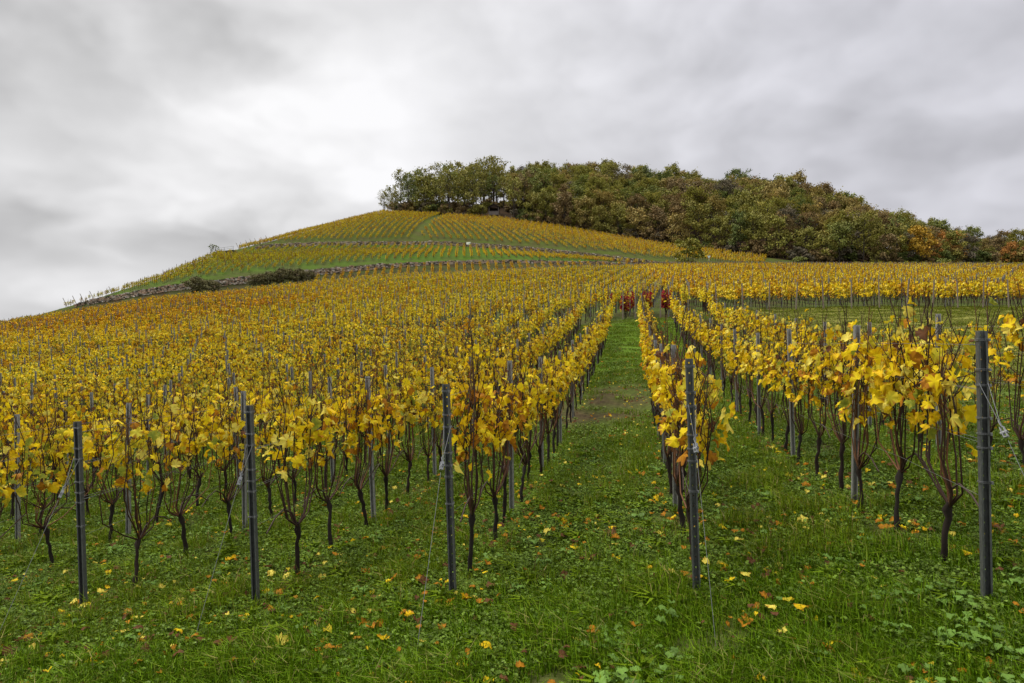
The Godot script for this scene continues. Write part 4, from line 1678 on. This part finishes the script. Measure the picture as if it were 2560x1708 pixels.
	for k in 4:
		var a: Array[Transform3D] = []
		th.append(a)
		tt.append(PackedColorArray())
	d = 12.8
	while d < 48:
		var cell := 0.30 + d * 0.005
		var x := -0.78 * d
		while x < 0.78 * d:
			var xx := x + rf(-0.5, 0.5) * cell
			var dd := d + rf(-0.5, 0.5) * cell
			x += cell
			var n := patch.get_noise_2d(xx, dd)
			var mud := Vector2((xx - 0.18 * dd) / 1.6 + 0.4, (dd - 18) / 3.2).length()
			if mud < 1.0 and rng.randf() < 0.75:
				continue
			if n < -0.3 and rng.randf() < 0.5:
				continue
			var open := xx > RX * dd + 4.6
			if dd > 43 and not open:
				continue
			var k := (2 if n < -0.12 and not open else 0) + rng.randi() % 2
			th[k].append(Transform3D(Basis(Vector3.UP, rf(0, TAU)) * Basis.from_scale(Vector3(1, rf(0.7, 1.2) * (0.6 if open else 1.0), 1) * (1 + d * 0.01)), at(xx, dd)))
			var t := rf(0.8, 1.0)
			tt[k].append(lin(t, t * (0.85 if open else 1.0), t))
			count += 1
		d += cell
	root = thing("grass_between_rows", Vector3.ZERO, "green grass and weeds on the paths between the vine rows", "grass", "", "stuff")
	for k in 4:
		many("grass", turf[k], th[k], tt[k], root)
	print("ground cover ", count)

# ---------------------------------------------------------------- fallen leaves
func build_fallen_leaves() -> void:
	var spots := []
	var k := 0
	while k < 15000:
		var d := 3.2 + 30 * pow(rng.randf(), 1.35)
		var x := rf(-0.78, 0.78) * d
		var n := patch.get_noise_2d(x * 1.3 + 7, d * 1.3)
		var drift := 0.4 if d > 5.5 and absf(fposmod((x - RX * d) / 1.82 + 1.30, 1.0) - 0.5) < 0.17 else -0.05
		if rng.randf() < 0.42 + n * 1.2 + drift and (d > 5 or rng.randf() < 0.6):
			spots.append(Vector2(x, d))
		k += 1
	spots.sort_custom(func(a, b): return a.length() < b.length())
	var names := ["yellow", "golden", "pale yellow", "yellowish green", "green", "orange brown", "dark brown", "red"]
	var rest := {}
	for i in spots.size():
		var p: Vector2 = spots[i]
		var tone := pick([8, 7, 14, 3, 0, 34, 38, 0])
		var s := lerpf(0.022, 0.078, pow(rng.randf(), 1.5)) * (1.0 if rng.randf() < 0.88 else 1.25)
		var up := (Vector3.UP + Vector3(rf(-0.55, 0.55), 0, rf(-0.3, 0.6))).normalized()
		var tip := Vector3(rf(-1, 1), 0, rf(-1, 1))
		tip = (tip - up * tip.dot(up)).normalized()
		var t := Transform3D(Basis(tip.cross(up), tip, up).scaled(Vector3(s, s, s)), at(p.x, p.y, rf(0.03, 0.09)))
		var shape := rng.randi() % 5
		if i < 300:
			var near := 1
			for q in 5:
				if absf(posts_front[q].x - p.x) < absf(posts_front[near - 1].x - p.x):
					near = q + 1
			var o := part("fallen_leaf", leaf_mesh[shape * TONES + tone], self, t)
			o.name = numbered("fallen_leaf")
			var q: Vector2 = posts_front[near - 1]
			var gap := p.distance_to(q)
			meta(o, "%s %s %s leaf, %s %s and %s of the %s end post" % ["large" if s > 0.075 else "small" if s < 0.05 else "middling", "flat" if up.y > 0.92 else "tilted", names[tone], "close" if gap < 0.6 else "a step away" if gap < 1.2 else "two steps away" if gap < 2 else "far off", "before" if p.y < q.y else "behind", "left" if p.x < q.x else "right", NTH[near - 1]], "fallen leaf", "fallen leaves in the grass")
		else:
			var key := shape * TONES + tone
			if not rest.has(key):
				var a: Array[Transform3D] = []
				rest[key] = a
			rest[key].append(t)
	var root := thing("fallen_leaves_beyond", Vector3.ZERO, "scattered yellow and brown fallen leaves farther back under the vines", "fallen leaves", "", "stuff")
	for key in rest:
		var c := PackedColorArray()
		c.resize(rest[key].size())
		c.fill(Color.WHITE)
		many("leaves", leaf_mesh[key], rest[key], c, root)
